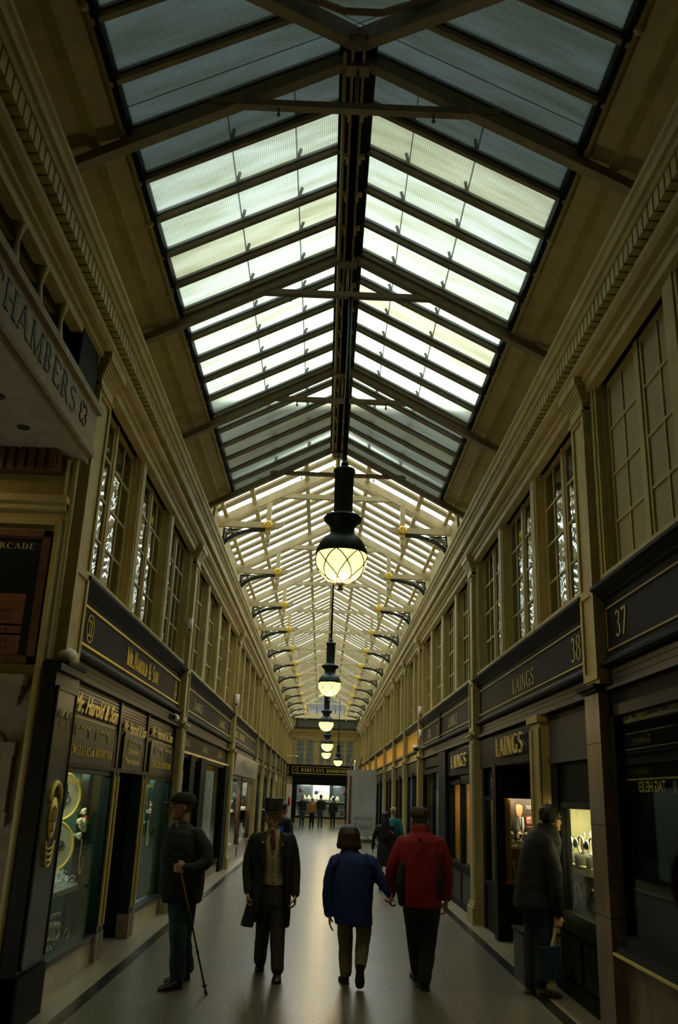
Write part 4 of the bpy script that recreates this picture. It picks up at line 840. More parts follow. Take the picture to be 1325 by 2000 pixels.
# the recessed doorway: its far return is a glazed case facing the entrance end
rc = front(1, 10.6, 12.9, 'recessed number 38 doorway with a lit case on its far side'); rc.location = (CX+HW+.14, 12.95, 0); rc.rotation_euler = (0, 0, 0)
display(rc, .0, .98, .66, 1.88, .55, frame=BLACK, lin=TAN, light=6, lcol=(1, .80, .5), riser=None, shelves=(), fd=.0, fw=.045)
fill(rc, [(0, .98, .0, .5, 1.88, 2.66), (0, .98, .0, .5, 0, .66)], BLACK, 'case_surround'); fill(rc, [(.12, .86, -.02, 0, .12, .56)], BLACKG, 'riser_panel')
fill(rc, [(.02, .96, .18, .45, 1.16, 1.20)], CREAMD, 'shelf')
fill(t, [(RX(12.9), RX(10.6), 1.12, 1.2, 0, 2.66), (RX(12.95), RX(10.55), .1, 1.2, 2.62, 2.68), (RX(10.62), RX(10.57), .1, 1.2, 0, 2.66)], BLACK, 'door_recess')
fill(t, [(RX(12.6), RX(11.5), 1.08, 1.12, .03, 2.2)], BLACKG, 'shop_door')
def shield(x, y, z, s, parent):
    b = M(True); b.tube([(x-.5*s, y, z+.6*s), (x-.5*s, y, z-.1*s), (x, y, z-.7*s), (x+.5*s, y, z-.1*s), (x+.5*s, y, z+.6*s), (x-.5*s, y, z+.6*s)], .1*s, 6).tube([(x-.25*s, y, z+.25*s), (x+.25*s, y, z+.25*s)], .08*s, 6).tube([(x, y, z+.25*s), (x, y, z-.3*s)], .08*s, 6)
    return b.build('red_shield', mat('red_shield_paint', (.55, .05, .02), .4), parent, 'red outlined shield emblem')
shield(RX(13.6), .15, 2.03, .13, t); shield(.66, -.02, 2.10, .15, rc)
po = thing('watch_poster', 'framed TUDOR watch poster of a man in a dark suit, number 38 doorway', 'poster'); put(po, rc, (.17, .40, 1.22)); po.scale = (.25, 1, .98)
M().box(0, 1.75, 0, .02, 0, .64).build('sheet', mat('poster_brown', (.075, .045, .035), .5, col2=(.03, .022, .02), nscale=1.2), po)
b = M(True); b.prism([(.05, 0), (1.15, 0), (1.15, .2), (1.05, .32), (.85, .38), (.62, .38), (.38, .32), (.18, .2)], -.004, 0).build('suit_figure', INK, po)
M().prism([(.70, .37), (.94, .37), (.98, .24), (.86, .12)], -.007, -.004).build('white_shirt', WHITE, po); M().prism([(.78, .36), (.85, .36), (.87, .16), (.80, .16)], -.009, -.007).build('dark_tie', INK, po)
SKP = mat('poster_skin', (.42, .24, .13), .6)
M().prism([(.50, .50), (.54, .41), (.66, .37), (.80, .38), (.88, .44), (.90, .52), (.80, .56), (.56, .56)], -.008, -.004).prism([(.52, .13), (.70, .2), (.84, .18), (.82, .11), (.60, .07)], -.008, -.004).build('face_and_hand', SKP, po)
M().prism([(.47, .51), (.50, .58), (.66, .61), (.86, .59), (.97, .53), (.93, .45), (.88, .53), (.74, .55), (.55, .55)], -.010, -.008).build('dark_hair', mat('poster_hair', (.05, .03, .02), .7), po)
serif('TUDOR', 1.10, .49, .045, .60, -.001, .003).build('lettering', WHITE, po)
M().box(1.10, 1.75, -.004, 0, .27, .39).build('red_banner', mat('poster_red', (.45, .02, .02), .5), po); ftext('#BORN', 1.13, .34, .04, .55, -.004, .002, 0, .03, WHITE, parent=po); ftext('TO DARE', 1.13, .285, .04, .58, -.004, .002, 0, .03, WHITE, parent=po); M().box(1.12, 1.7, -.003, 0, .235, .243).build('caption_line', WHITE, po)
for k in range(8): item('wristwatch', 'wristwatch before the TUDOR poster, %s from its left edge' % ORD[k].replace('nearest', 'first'), 'watch', rc, (.10+.105*k, .25+.05*(k % 2), 1.20), .2*(-1)**k, 1.25, 'watches on the shelf before the poster')
for k in range(3): item('picture_card', 'small white card on the case floor under the TUDOR poster, %s one' % ORD[k].replace('nearest', 'first'), 'card', rc, (.15+.3*k, .3, .68), .25, 1.2, 'cards under the watch poster')
# the dark metal sign stand on the pavement beside the customer
bs = thing('black_bin', 'low black metal box standing on the floor behind the customer in dark coat', 'bin', (2.06+.33, 10.35, 0)); M().box(-.2, .2, -.25, .25, .0, .45).build('box_body', INK, bs); M().box(-.22, .22, -.27, .27, .45, .48).build('lid', BLACK, bs)
# --- right bay 2
t = front(1, 14.8, 22.7, 'black LAINGS shopfront with amber lit jewellery window beyond the cream pilaster, right'); RX = lambda y: 22.7-y
fill(t, [(RX(18.3), RX(15.05), .05, .2, 2.22, 2.66), (RX(22.7), RX(18.3), .12, .2, 2.5, 2.73)], BLACK, 'sign_panel')
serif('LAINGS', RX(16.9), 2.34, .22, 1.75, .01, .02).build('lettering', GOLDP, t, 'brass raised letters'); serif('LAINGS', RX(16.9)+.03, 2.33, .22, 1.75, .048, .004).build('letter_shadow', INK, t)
display(t, RX(17.7), RX(16.35), .68, 2.12, .7, frame=BLACK, lin=TAN, light=8, lcol=(1, .7, .33), riser=BLACK, shelves=(1.25,), fw=.06, fd=.12)
display(t, RX(16.3), RX(15.0), .68, 2.12, .7, frame=BLACK, lin=TAN, light=8, lcol=(1, .7, .33), riser=BLACK, shelves=(1.25,), fw=.06, fd=.12)
fill(t, [(RX(17.6), RX(16.45), .09, .1, .12, .58), (RX(16.2), RX(15.1), .09, .1, .12, .58)], mat('olive_panel', (.04, .04, .028), .5, spec=.1), 'riser_panel')
fill(t, [(RX(18.8), RX(17.75), .0, .3, 0, 2.7)], BLACK, 'pier')
display(t, RX(20.6), RX(18.85), .35, 2.45, .8, frame=BLACK, lin=GREYD, light=6, lcol=(.9, 1, .95), riser=BLACK, fw=.1, fd=.12); display(t, RX(22.6), RX(20.7), .1, 2.45, 1.2, frame=BLACK, lin=DARKROOM, riser=BLACK, fw=.1, fd=.14)
for x0, w_ in ((RX(19.9), .55), (RX(22.3), .7)): o = thing('poster', 'pale upright poster in the dark window %s the amber one on the right' % ('just beyond' if w_ < .6 else 'well beyond'), 'poster'); put(o, t, (x0, .4, .6)); M().box(0, w_, 0, .02, 0, 1.45).build('sheet', POSTER, o)
for q, nm in ((RX(17.6), 'further'), (RX(16.2), 'nearer')):
    for z, zn in ((1.25, 'shelf'), (.71, 'floor')):
        for k, kd in enumerate(('necklace_bust', 'bracelet_stand', 'ring_tray')): item(kd, '%s on the %s of the %s amber window, right wall' % (kd.replace('_', ' '), zn, nm), 'jewellery', t, (q+.2+.38*k, .5, z), 0, 1.4)
for k in range(3, len(BAYR)):
    a, b_ = BAYR[k]; plain_front(1, a+.18, b_-.18, '%s shopfront along the right wall, %s' % (ORD[min(k, 10)], ('with cool lit window' if k in (3, 5) else 'dark glazed')), GREYD if k != 4 else TAN, {3: 22, 4: 18, 5: 22, 6: 18}.get(k), (.9, 1, .95) if k != 4 else (1, .8, .4), 2, BLACK, n=5 if k == 3 else 0, who='%s right shop' % ORD[min(k, 10)])
    if k in (3, 4, 5): area(((CX+HW-.22), (a+b_)/2, 2.86), .08, (b_-a)*.7, 2.6, (1, .74, .2), (0, R(-110), 0))
area((CX-HW+.25, 10.2, 2.72), .05, 3.5, 1.2, (1, .78, .35), (0, R(115), 0))
# ------------------------------------------------------------------ the entrance to the chambers, left foreground
YB = 7.45
en = thing('chambers_doorway', 'dim stone entrance with engraved CHAMBERS band in the left foreground', 'doorway', (-2.4, YB, 0)); I_ = Matrix.Translation((2.4, -YB, 0))
def eb(mb, n, m, lab=None): o = mb.build(n, m, en, label=lab); o.matrix_parent_inverse = I_; return o
eb(M().box(-4.9, -2.44, YB, YB+.16, 2.62, 5.7), 'inner_wall', CREAM); eb(M().box(-4.9, -2.36, YB+.02, YB+.16, 0, 2.62), 'inner_wall', STONE2)
b = M(); b.box(-4.9, -2.50, YB-.10, YB, 0, .35).box(-4.9, -2.52, YB-.06, YB, 1.45, 1.56)
for x0 in (-3.25, -2.86):
    pass
b.box(-4.9, -2.50, YB-.16, YB, 2.56, 2.64).box(-4.9, -2.53, YB-.10, YB, 2.48, 2.56).box(-4.9, -2.56, YB-.05, YB, 2.40, 2.48); eb(b, 'stone_ledge', STONE2)
b = M()
for xc in (-2.70, -2.95, -3.2):
    pr_ = [(xc-.07, 1.58), (xc+.07, 1.58), (xc+.07, 2.08)]+[(xc+.07*cos(a), 2.08+.10*sin(a)) for a in [pi*k/8 for k in range(1, 8)]]+[(xc-.07, 2.08)]
    b.prism(pr_, YB-.012, YB+.03)
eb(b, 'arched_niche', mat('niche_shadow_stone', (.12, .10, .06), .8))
b = M()
for xc in (-2.58, -2.82, -3.07, -3.32): b.box(xc-.045, xc+.045, YB-.05, YB, 1.56, 2.02).box(xc-.06, xc+.06, YB-.07, YB, 2.0, 2.10)
eb(b, 'niche_colonnette', STONE2)
b = M(True); b.tube([(-2.43, YB-.03, 0), (-2.43, YB-.03, 4.0)], .035, 10).tube([(-2.36, YB, 2.8), (-2.36, YB, 5.4)], .03, 8); eb(b, 'corner_moulding', CREAM)
b = M(); b.box(-4.9, -2.40, YB-.05, YB, 3.97, 4.03).box(-4.9, -2.38, YB-.09, YB, 4.10, 4.16).box(-4.9, -2.36, YB-.14, YB, 4.16, 4.22).box(-4.9, -2.42, YB-.03, YB, 4.03, 4.10); eb(b, 'inner_cornice', CREAM)
b = M(); b.box(-4.9, -2.46, YB-.22, YB, 4.45, 4.72).box(-4.9, -2.44, YB-.28, YB, 4.66, 4.74)
for k in range(18): b.box(-2.52-.09*k, -2.47-.09*k, YB-.26, YB-.2, 4.42, 4.62)
eb(b, 'carved_corbel', WOODR)
b = M(); b.box(-4.9, -2.30, 2.3, YB+.15, 4.62, 4.74); eb(b, 'soffit', FRIEZE)
for y in (6.15, 6.75): eb(M(True).lathe([(.001, 0), (.05, 0), (.055, .01), (.03, .012)], (-2.62, y, 4.61), 14), 'downlight_hole', INK)
b = M(); b.box(-2.44, -2.26, 2.3, 7.55, 4.72, 5.14).box(-2.44, -2.22, 2.3, 7.58, 5.11, 5.18).box(-2.44, -2.24, 2.3, 7.56, 4.68, 4.74); eb(b, 'engraved_band', FRIEZE)
lt = serif('CHAMBERS', 0, 4.81, .22, 2.05, 0, .004); o = lt.build('lettering', INK, en, label='engraved dark capitals'); o.matrix_parent_inverse = I_; o.location = (-2.258, 4.86, 0); o.rotation_euler = (0, 0, R(90))
b = M(True)
for j in range(4): a = j*pi/2+pi/4; b.tube([(-2.256, 7.12+.06*cos(a)+.055*cos(q), 4.93+.06*sin(a)+.055*sin(q)) for q in [a-2.2+4.4*k/8 for k in range(9)]], .006, 5)
eb(b, 'engraved_quatrefoil', INK)
for y in (4.3, 4.85, 5.4, 5.95, 6.5): eb(M(True).lathe([(.05, 5.18), (.05, 5.22), (.025, 5.25), (.045, 5.32), (.028, 5.42), (.02, 5.5), (.035, 5.58), (.05, 5.62), (.05, 5.68)], (-2.36, y, 0), 12), 'baluster', CREAM)
eb(M().box(-2.6, -2.55, 2.3, 6.9, 5.14, 5.7).box(-2.5, -2.3, 6.95, 7.5, 5.18, 5.7), 'dark_opening_sheet', BLACK)  # black sheets stand in for the darkness of the baluster opening
eb(M().box(-5.1, -4.9, 2, 7.62, 0, 5.72).box(-2.6, -2.4, 2, 4.4, 0, 4.7), 'side_wall', CREAM)
bd = thing('directory_board', 'varnished wooden directory board headed ARGYLL ARCADE with brown name plates', 'sign', (-3.02, YB-.02, 2.74))
X0, X1, Z1 = -.62, .55, 1.17
b = M(); q = .06
for a in ((X0, X1, 0, q), (X0, X1, Z1-q, Z1), (X0, X0+q, 0, Z1), (X1-q, X1, 0, Z1)): b.box(a[0], a[1], -.05, 0, a[2], a[3])
for a in ((X0+q, X1-q, q, q+.015), (X0+q, X1-q, Z1-q-.015, Z1-q), (X1-q-.015, X1-q, q, Z1-q)): b.box(a[0], a[1], -.035, 0, a[2], a[3])
b.build('frame', WOODR, bd); M().box(X0, X1, -.015, 0, 0, Z1).build('backing', BLACKG, bd)
serif('ARGYLL ARCADE', -.38, 1.0, .055, .80, -.016, .002).build('lettering', DULL, bd); serif('BRIDAL ROOM', -.38, .91, .03, .5, -.016, .002).build('lettering', DULL, bd)
for z0, z1, tx in ((.34, .60, ('SCOTLAND', 'PAGE WELL')), (.26, .32, ('GROUP',)), (.08, .24, ('STONE LTD', 'STUDIO'))):
    M().box(-.45, .40, -.022, -.015, z0, z1).build('name_plate', mat('copper_brown_plate', (.15, .055, .022), .4), bd)
    for k, s_ in enumerate(tx): serif(s_, -.05, z1-.06*(k+1)-(.10 if z1 > .5 else 0), .035, .36, -.023, .002).build('lettering', INK, bd)
area((-3.3, 6.6, 4.5), .4, .3, 3.0, (1, .72, .25))
# ------------------------------------------------------------------ far end wall
Z = lambda *a: M().box(*a)
YE0 = 61.0
b = M(); b.box(-2.6, 2.8, YE0, YE0+.3, 3.05, 6.9).box(-2.6, -1.78, YE0, YE0+1.5, 0, 3.05).box(1.62, 2.8, YE0, YE0+1.5, 0, 3.05)
struct('wall_end', b, CREAM)
struct('wall_shop_end', M().box(-2.6, 2.8, YE0+3, YE0+3.2, 0, 3.1), CREAM)
b = M(); b.prism([(YE0-y, z) for y, z in ((0, 5.40), (.06, 5.42), (.08, 5.50), (.08, 5.58), (.12, 5.60), (.12, 5.66), (.1, 5.68), (.1, 5.80), (.22, 5.82), (.26, 5.90), (.30, 5.98), (.34, 6.02), (0, 6.02))], -2.25, 2.55, 'x'); tr = struct('trim_90', b, CREAM)
d = M(); x = -2.15
while x < 2.45: d.box(x, x+.05, YE0-.19, YE0-.1, 5.69, 5.80); x += .10
d.build('dentil_course', CREAM, tr, kind='stuff')
struct('trim_91', M().box(-2.28, 2.5, YE0-.36, YE0, 6.02, 6.10), GREENK)
lp = thing('lattice_panel', 'dark green cast lattice panel above the cornice of the end wall', 'lattice', (0, YE0, 6.1))
b = M()
for a in ((-1.95, 2.25, 0, .06), (-1.95, 2.25, .54, .62), (-1.95, -1.85, 0, .62), (2.15, 2.25, 0, .62)): b.box(a[0], a[1], -.2, -.1, a[2], a[3])
b.build('panel_frame', GREENK, lp); Z(-1.95, 2.25, -.08, -.05, 0, .62).build('backing', mat('grey_mesh_backing', (.30, .30, .24), .7), lp); b = M()
x = -2.3
while x < 2.1:
    for q0, q1 in ((0, .6), (.6, 0)):
        xa, xb = x, x+.6
        za, zb = q0, q1
        if xa < -1.9: f = (-1.9-xa)/.6; za = za+(zb-za)*f; xa = -1.9
        if xb > 2.2: f = (2.2-x)/.6; zb = q0+(q1-q0)*f; xb = 2.2
        if xb-xa > .05: b.beam((xa, -.13, za), (xb, -.13, zb), .035, .03)
    x += .2
b.build('lattice', GREENK, lp)
struct('trim_92', M().box(-2.3, 2.5, YE0-.25, YE0, 6.74, 7.05), CREAMR)
for k, (x0, x1) in enumerate(((-1.92, -.62), (-.36, .62), (.86, 2.06))):
    wn = thing('window_%d' % (80+k), None, None, (x0, YE0, 3.65), kind='structure'); W = x1-x0; b = M()
    for xx in (0, W/2, W): b.box(xx-.06, xx+.06, -.10, .02, 0, 1.72)
    b.box(-.06, W+.06, -.1, .02, 1.66, 1.75).box(-.06, W+.06, -.14, .02, -.05, .03).build('window_frame', CREAM, wn)
    for s in (0, 1):
        M().box(.06+s*W/2, W/2-.06+s*W/2, -.04, -.02, .03, 1.66).build('pane', mat('grey_leaded_glass', (.22, .26, .24), .25, noise=.3, nscale=3), wn); b = M()
        for j in range(1, 3): xx = .06+s*W/2+(W/2-.12)*j/3; b.box(xx-.008, xx+.008, -.05, -.035, .03, 1.66)
        for j in range(1, 5): b.box(.06+s*W/2, W/2-.06+s*W/2, -.05, -.035, .03+.33*j-.008, .03+.33*j+.008)
        b.build('lead_came', BLACK, wn)
for x in (-.5, .75, 2.28): M().box(x-.11 if x < 2 else x-.16, x+.11 if x < 2 else x+.14, YE0-.14, YE0, 3.6 if x < 2 else 0, 5.4).box(x-.17, x+.17, YE0-.2, YE0, 5.28, 5.4).build('trim_93', CREAM, kind='structure')
es = thing('shop_sign', 'black fascia reading BARCLAYS DIAMOND across the far end wall', 'sign', (0, YE0, 0))
M().box(-2.25, 2.1, -.22, 0, 3.0, 3.66).build('board', BLACK, es); M().box(-2.3, 2.12, -.34, 0, 3.62, 3.70).box(-2.3, 2.12, -.30, 0, 2.94, 3.0).build('sign_cornice', BLACK, es)
b = M()
for a in ((-2.05, 1.95, 3.54, 3.57), (-2.05, 1.95, 3.11, 3.14), (-2.05, -2.02, 3.11, 3.57), (1.92, 1.95, 3.11, 3.57), (-1.72, -1.69, 3.11, 3.57)): b.box(a[0], a[1], -.235, -.22, a[2], a[3])
b.build('gilt_border', GOLDP, es); serif('BARCLAYS', -1.45, 3.24, .22, 1.55, -.225, .02).build('lettering', GOLD, es); serif('DIAMOND', .25, 3.24, .22, 1.4, -.225, .02).build('lettering', GOLD, es); serif('39', -1.95, 3.26, .16, .18, -.225, .01).build('number', DULL, es)
ef = thing('shopfront', 'brightly lit BARCLAYS window framed in black at the far end', 'shopfront', (0, YE0, 0), 0)
M().box(-2.0, -1.75, -.12, .3, 0, 3.0).box(1.6, 2.0, -.12, .3, 0, 3.0).box(-1.75, 1.6, -.1, .3, 2.5, 3.0).box(-1.75, 1.6, -.02, .1, 2.44, 2.5).build('surround', BLACK, ef)
display(ef, -1.75, 1.6, .32, 2.46, 1.3, frame=BLACK, lin=mat('white_lining', (.7, .7, .66), .7), light=60, lcol=(.92, 1, .96), riser=MARBLE, shelves=(), fw=.05, fd=.05)
Z(-1.7, 1.55, .3, .9, 1.22, 1.32).build('shelf', BLACK, ef); Z(-1.7, 1.55, .2, 1.2, .34, .42).build('plinth', BLACK, ef); Z(-1.7, -.75, .95, 1.0, 1.3, 2.44).build('dark_panel', GREYP, ef); Z(.55, .75, .8, .9, .4, 2.44).build('dark_panel', BLACK, ef); Z(.75, 1.55, .95, 1.0, 1.3, 2.44).build('dark_panel', GREYP, ef)
bp_ = thing('backlit_panel', 'white panel with BARCLAYS lettering inside the far window', 'panel', (-.6, YE0+.8, 1.5)); Z(0, 1.1, 0, .03, 0, .92).build('panel', CREAMD, bp_); ftext('BARCLAYS', .2, .45, .13, .85, 0, .006, 0, .02, INK, parent=bp_); ftext('LONDON', .4, .3, .05, .4, 0, .006, 0, 0, INK, parent=bp_)
for k, (x, z, c) in enumerate(((-1.42, 2.05, (.35, .1, .4)), (-.38, 1.95, (.25, .3, .7)), (1.5, 1.95, (.35, .08, .3)))): o = thing('round_sign', 'round %s sale disc in the far window' % ('purple', 'blue', 'magenta')[k], 'sign', (x, YE0+.15, z)); M(True).disc(0, 0, .14, .14, 0, .01, 24).build('disc', mat('sale_disc', c, .5), o)
for k in range(10): item('necklace_bust' if k % 3 else 'ring_tray', 'white display piece on the shelf of the far BARCLAYS window, %s from left' % ORD[k].replace('nearest', 'first'), 'display stand', ef, (-1.5+.32*k, .45, 1.32), 0, 1.6, 'display pieces on the far window shelf')
for k in range(8): item('picture_card' if k % 2 else 'necklace_bust', 'white display piece on the floor of the far BARCLAYS window, %s from left' % ORD[k].replace('nearest', 'first'), 'display stand', ef, (-1.4+.4*k, .5, .42), 0, 2.0, 'display pieces on the far window floor')
# glazed hip over the end
hp = thing('window_90', None, None, kind='structure'); zt, zb = ZR2, 7.02
M().poly([(CX-2.4, YE0, z2(2.4)+.05), (CX+2.4, YE0, z2(2.4)+.05), (CX, RE, zt+.09)], [(0, 1, 2)]).build('pane', CLEARG, hp)
for s in (-1, 1):
    M().poly([(CX+s*2.4, YE0, z2(2.4)+.05), (CX+s*2.4, RE, z2(2.4)+.09), (CX, RE, zt+.09)], [(0, 1, 2)]).build('pane', CLEARG, hp)
    M().beam((CX+s*2.35, YE0, z2(2.35)-.02), (CX, RE, zt-.03), .1, .13).build('hip_rafter', CREAMR, hp)
for k in range(-3, 4): f = 1-abs(k)*.62/2.4; M().beam((CX+k*.62, YE0, z2(2.4)-.01), (CX+k*.62, YE0-(YE0-RE)*f, z2(2.4)+(zt-z2(2.4))*f-.02), .09, .11).build('rafter', CREAMR, hp)
struct('wall_beyond_roof', M().box(-9, 9, 68, 69, 3, 9.3), mat('grey_slate_building', (.17, .18, .20), .8))
# hoarding
ho = thing('hoarding_panel', 'tall pale grey hoarding reading OPEN AS USUAL LAINGS near the end of the right wall', 'hoarding', (1.27, 38, 0))
Z(0, .98, 0, .08, .25, 2.86).build('front_board', mat('hoarding_grey', (.36, .39, .40), .45, noise=.12, nscale=2), ho); Z(.02, .1, .0, .4, 0, .25).box(.85, .93, 0, .4, 0, .25).build('foot', STEEL, ho)
Z(-.22, 0, .3, .5, .3, 2.84).build('side_board', mat('hoarding_side', (.30, .30, .28), .15), ho); Z(-.12, -.04, .29, .3, .35, 2.6).build('dark_strip', WOODR, ho); Z(0, .98, .08, 3, .25, 2.8).build('side_board', mat('hoarding_side2', (.36, .38, .38), .4), ho)
serif('OPEN AS USUAL', .1, .88, .10, .80, 0, .004).build('lettering', INK, ho); serif('Laings', .14, .50, .24, .72, 0, .004, small=True).build('lettering', INK, ho); serif('1840', .37, .40, .04, .2, 0, .003, mb=M()) if False else None
b = M(True); random.seed(5)
for k in range(26): q = k/25; b.ball((.62+.08*sin(k*1.9)-.12*q*0, -.004, 2.7-1.7*q), .022, 6, (1, .3, 1.4))
b.build('printed_petals', mat('petal_print', (.50, .46, .36), .6), ho)
for k, (x, y, h, c) in enumerate(((-.1, .4, .45, WOODR), (.05, .5, .40, STEEL), (.3, .5, .6, WOODR))): M(True).tube([(x, y, 2.84), (x+.05, y, 2.84+h)], .035, 8).build('prop_pole', c, ho)
bn = thing('roller_banner', 'slim white banner with red mark standing by the left wall near the end', 'banner', (-2.22, 57, .05)); Z(0, .34, 0, .03, 0, 2.3).build('sheet', WHITE, bn); M(True).disc(.2, 1.3, .08, .3, -.01, 0, 20).build('red_mark', RED, bn); Z(0, .34, -.05, .08, -.05, .03).build('base', BRUSHED, bn)
# cctv and boxes
def cctv(u, v, Y, lab, kind, s=1., arm=.22):
    p = P(u, v, Y); o = thing('cctv_camera' if kind != 'box' else 'alarm_box', lab, 'camera' if kind != 'box' else 'alarm', p)
    sd = -1 if p.x < 0 else 1
    if kind == 'dome':
        M(True).lathe([(.001, .08), (.07, .075), (.085, .04), (.085, .0)], (0, 0, 0), 18).build('housing', WHITE, o); M(True).ball((0, 0, 0), .07, 14).build('dark_dome', DGREY, o); M().box(0, sd*arm, -.02, .02, .03, .07).build('arm', WHITE, o)
    elif kind == 'bullet':
        M(True).rings([[Vector((r*cos(k*pi/8), -.16+y, r*sin(k*pi/8))) for k in range(16)] for r, y in ((.001, 0), (.05, 0), (.058, .02), (.055, .2), (.03, .24), (.001, .24))]).build('housing', WHITE, o); M(True).ball((0, -.16, 0), .034, 10).build('lens', DGREY, o); M().box(0, sd*.12, .05, .09, -.02, .02).build('arm', WHITE, o)
    elif kind == 'oval': M(True).ball((0, 0, 0), .085*s, 16, (.95, 1.3, .75)).build('housing', WHITE, o); M().box(0, sd*.12, -.03, .03, -.04, .04).build('arm', WHITE, o)
    else: M(True).rings([[Vector((a*.05*s, b_*.05*s, z*s)) for a, b_ in ((-1, -.8), (1, -.8), (1, 1), (-1, 1))] for z in (-.14, .14)]).build('housing', WHITE, o); M().box(-.02*s, .02*s, -.045*s, -.039*s, -.12*s, -.07*s).build('sensor', DGREY, o)
    return o
cctv(131, 1281, 7.72, 'large white oval housing on the pilaster above the glossy corner panel', 'oval', 1.15)
cctv(343, 1402, 14.05, 'white bullet camera beside the number 33 sign end', 'bullet'); cctv(371, 1222, 14.3, 'white sensor box high on the left pilaster by the windows', 'box', .8)
cctv(463, 1368, 22.6, 'long white box high on the second left pilaster', 'box', 1.1); cctv(448, 1506, 22.9, 'small dark camera under the left pilaster beside the steel sign', 'bullet', .8)
cctv(813, 1462, 21.5, 'white dome camera on the right wall before the amber boards', 'dome', 1); cctv(822, 1434, 22.0, 'white box just above the right dome camera', 'box', .8); cctv(821, 1390, 22.0, 'upper white box on the right pilaster among the windows', 'box', .9)
cctv(579, 1478, 58.5, 'dome camera on a bracket high beside the end wall, left', 'dome', arm=.6)
# ------------------------------------------------------------------ people
def cm(name, col, rough=.85, noise=.3, nscale=30, bump=.35, bscale=90, **k): return mat(name, col, rough, noise=noise, nscale=nscale, bump=bump, bscale=bscale, **k)
SKIN = mat('skin', (.50, .25, .14), .55, noise=.15, nscale=14); DENIM = cm('blue_denim', (.035, .075, .11)); BLKC = cm('black_cloth', (.012, .014, .012)); HAIRD = cm('dark_brown_hair', (.018, .011, .007), .6, nscale=60, stretch=(1, 1, .15))
SHOE = mat('dark_shoe_leather', (.015, .013, .011), .35)
def blob(name, mb, m, parent, vox=.010, sm=4, lab=None, disp=0.):
    me = mb.mesh('tmp', m); o = bpy.data.objects.new('tmp', me); COL.objects.link(o)
    r = o.modifiers.new('r', 'REMESH'); r.mode = 'VOXEL'; r.voxel_size = vox; r.use_smooth_shade = True
    s = o.modifiers.new('s', 'SMOOTH'); s.iterations = sm; s.factor = .5
    if disp:
        tx = bpy.data.textures.new('folds', 'CLOUDS'); tx.noise_scale = .13; d = o.modifiers.new('d', 'DISPLACE'); d.texture = tx; d.strength = disp; d.mid_level = .5
        s = o.modifiers.new('s2', 'SMOOTH'); s.iterations = 2
    me2 = bpy.data.meshes.new_from_object(o.evaluated_get(bpy.context.evaluated_depsgraph_get())); me2.polygons.foreach_set('use_smooth', [True]*len(me2.polygons))
    bpy.data.objects.remove(o); q = bpy.data.objects.new(name, me2); COL.objects.link(q); q.parent = parent
    if parent: q.matrix_parent_inverse = Matrix.Translation(-Vector(parent.location))
    if lab: q['label'] = lab
    return q
def plain(name, mb, m, parent, lab=None):
    q = mb.build(name, m, parent, label=lab)
    if parent: q.matrix_parent_inverse = Matrix.Translation(-Vector(parent.location))
    return q
def cap(mb, pts, rad, n=14):
    pts = [Vector(p) for p in pts]; P2, R2 = [], []
    for i in range(len(pts)-1):
        for j in range(4):
            f = j/4; P2.append(pts[i].lerp(pts[i+1], f)); R2.append(rad[i]*(1-f)+rad[i+1]*f)
    P2.append(pts[-1]); R2.append(rad[-1])
    d0 = (P2[0]-P2[1]).normalized(); d1 = (P2[-1]-P2[-2]).normalized()
    a = [(P2[0]+d0*R2[0]*k, R2[0]*sqrt(max(.02, 1-k*k))) for k in (.98, .8, .45)]; b_ = [(P2[-1]+d1*R2[-1]*k, R2[-1]*sqrt(max(.02, 1-k*k))) for k in (.45, .8, .98)]
    # relax the bends so that sleeves and knees curve
    for _ in range(2): P2 = [P2[0]]+[(P2[i-1]+P2[i]*2+P2[i+1])/4 for i in range(1, len(P2)-1)]+[P2[-1]]
    mb.tube([p for p, r in a]+P2+[p for p, r in b_], [r for p, r in a]+R2+[r for p, r in b_], n)
    return mb
def torso(mb, rows, Y, n=30, shrink=0., yaw=0.):
    """rows (u_left, u_right, v, half_depth, dy): outline in the picture given its real depth"""
    out = []
    for uL, uR, v, hb, dy in rows:
        a_, b_ = P(uL, v, Y+dy), P(uR, v, Y+dy); c = (a_+b_)/2; a = (b_-a_).length/2-shrink; bb = hb-shrink
        a = max(a, .01); bb = max(bb, .01)
        ring = []
        for k in range(n):
            t_ = 2*pi*k/n; cs, sn = cos(t_), sin(t_); e_ = 2/2.4
            ring.append(Vector((c.x+a*abs(cs)**e_*(1 if cs > 0 else -1), c.y+bb*abs(sn)**e_*(1 if sn > 0 else -1), c.z)))
        out.append(ring)
    # interpolate between rows
    full = []
    for i in range(len(out)-1):
        for j in range(4): full.append([out[i][k].lerp(out[i+1][k], j/4) for k in range(n)])
    full.append(out[-1]); mb.rings(full); return mb
HP = [(0, .022, .02, .062), (.05, .034, .034, .052), (.12, .046, .048, .042), (.22, .056, .066, .026), (.34, .065, .082, .010), (.48, .071, .092, .0), (.6, .074, .096, -.006), (.72, .074, .096, -.009), (.84, .066, .086, -.012), (.93, .048, .062, -.014), (.98, .026, .034, -.015), (1, .008, .01, -.015)]
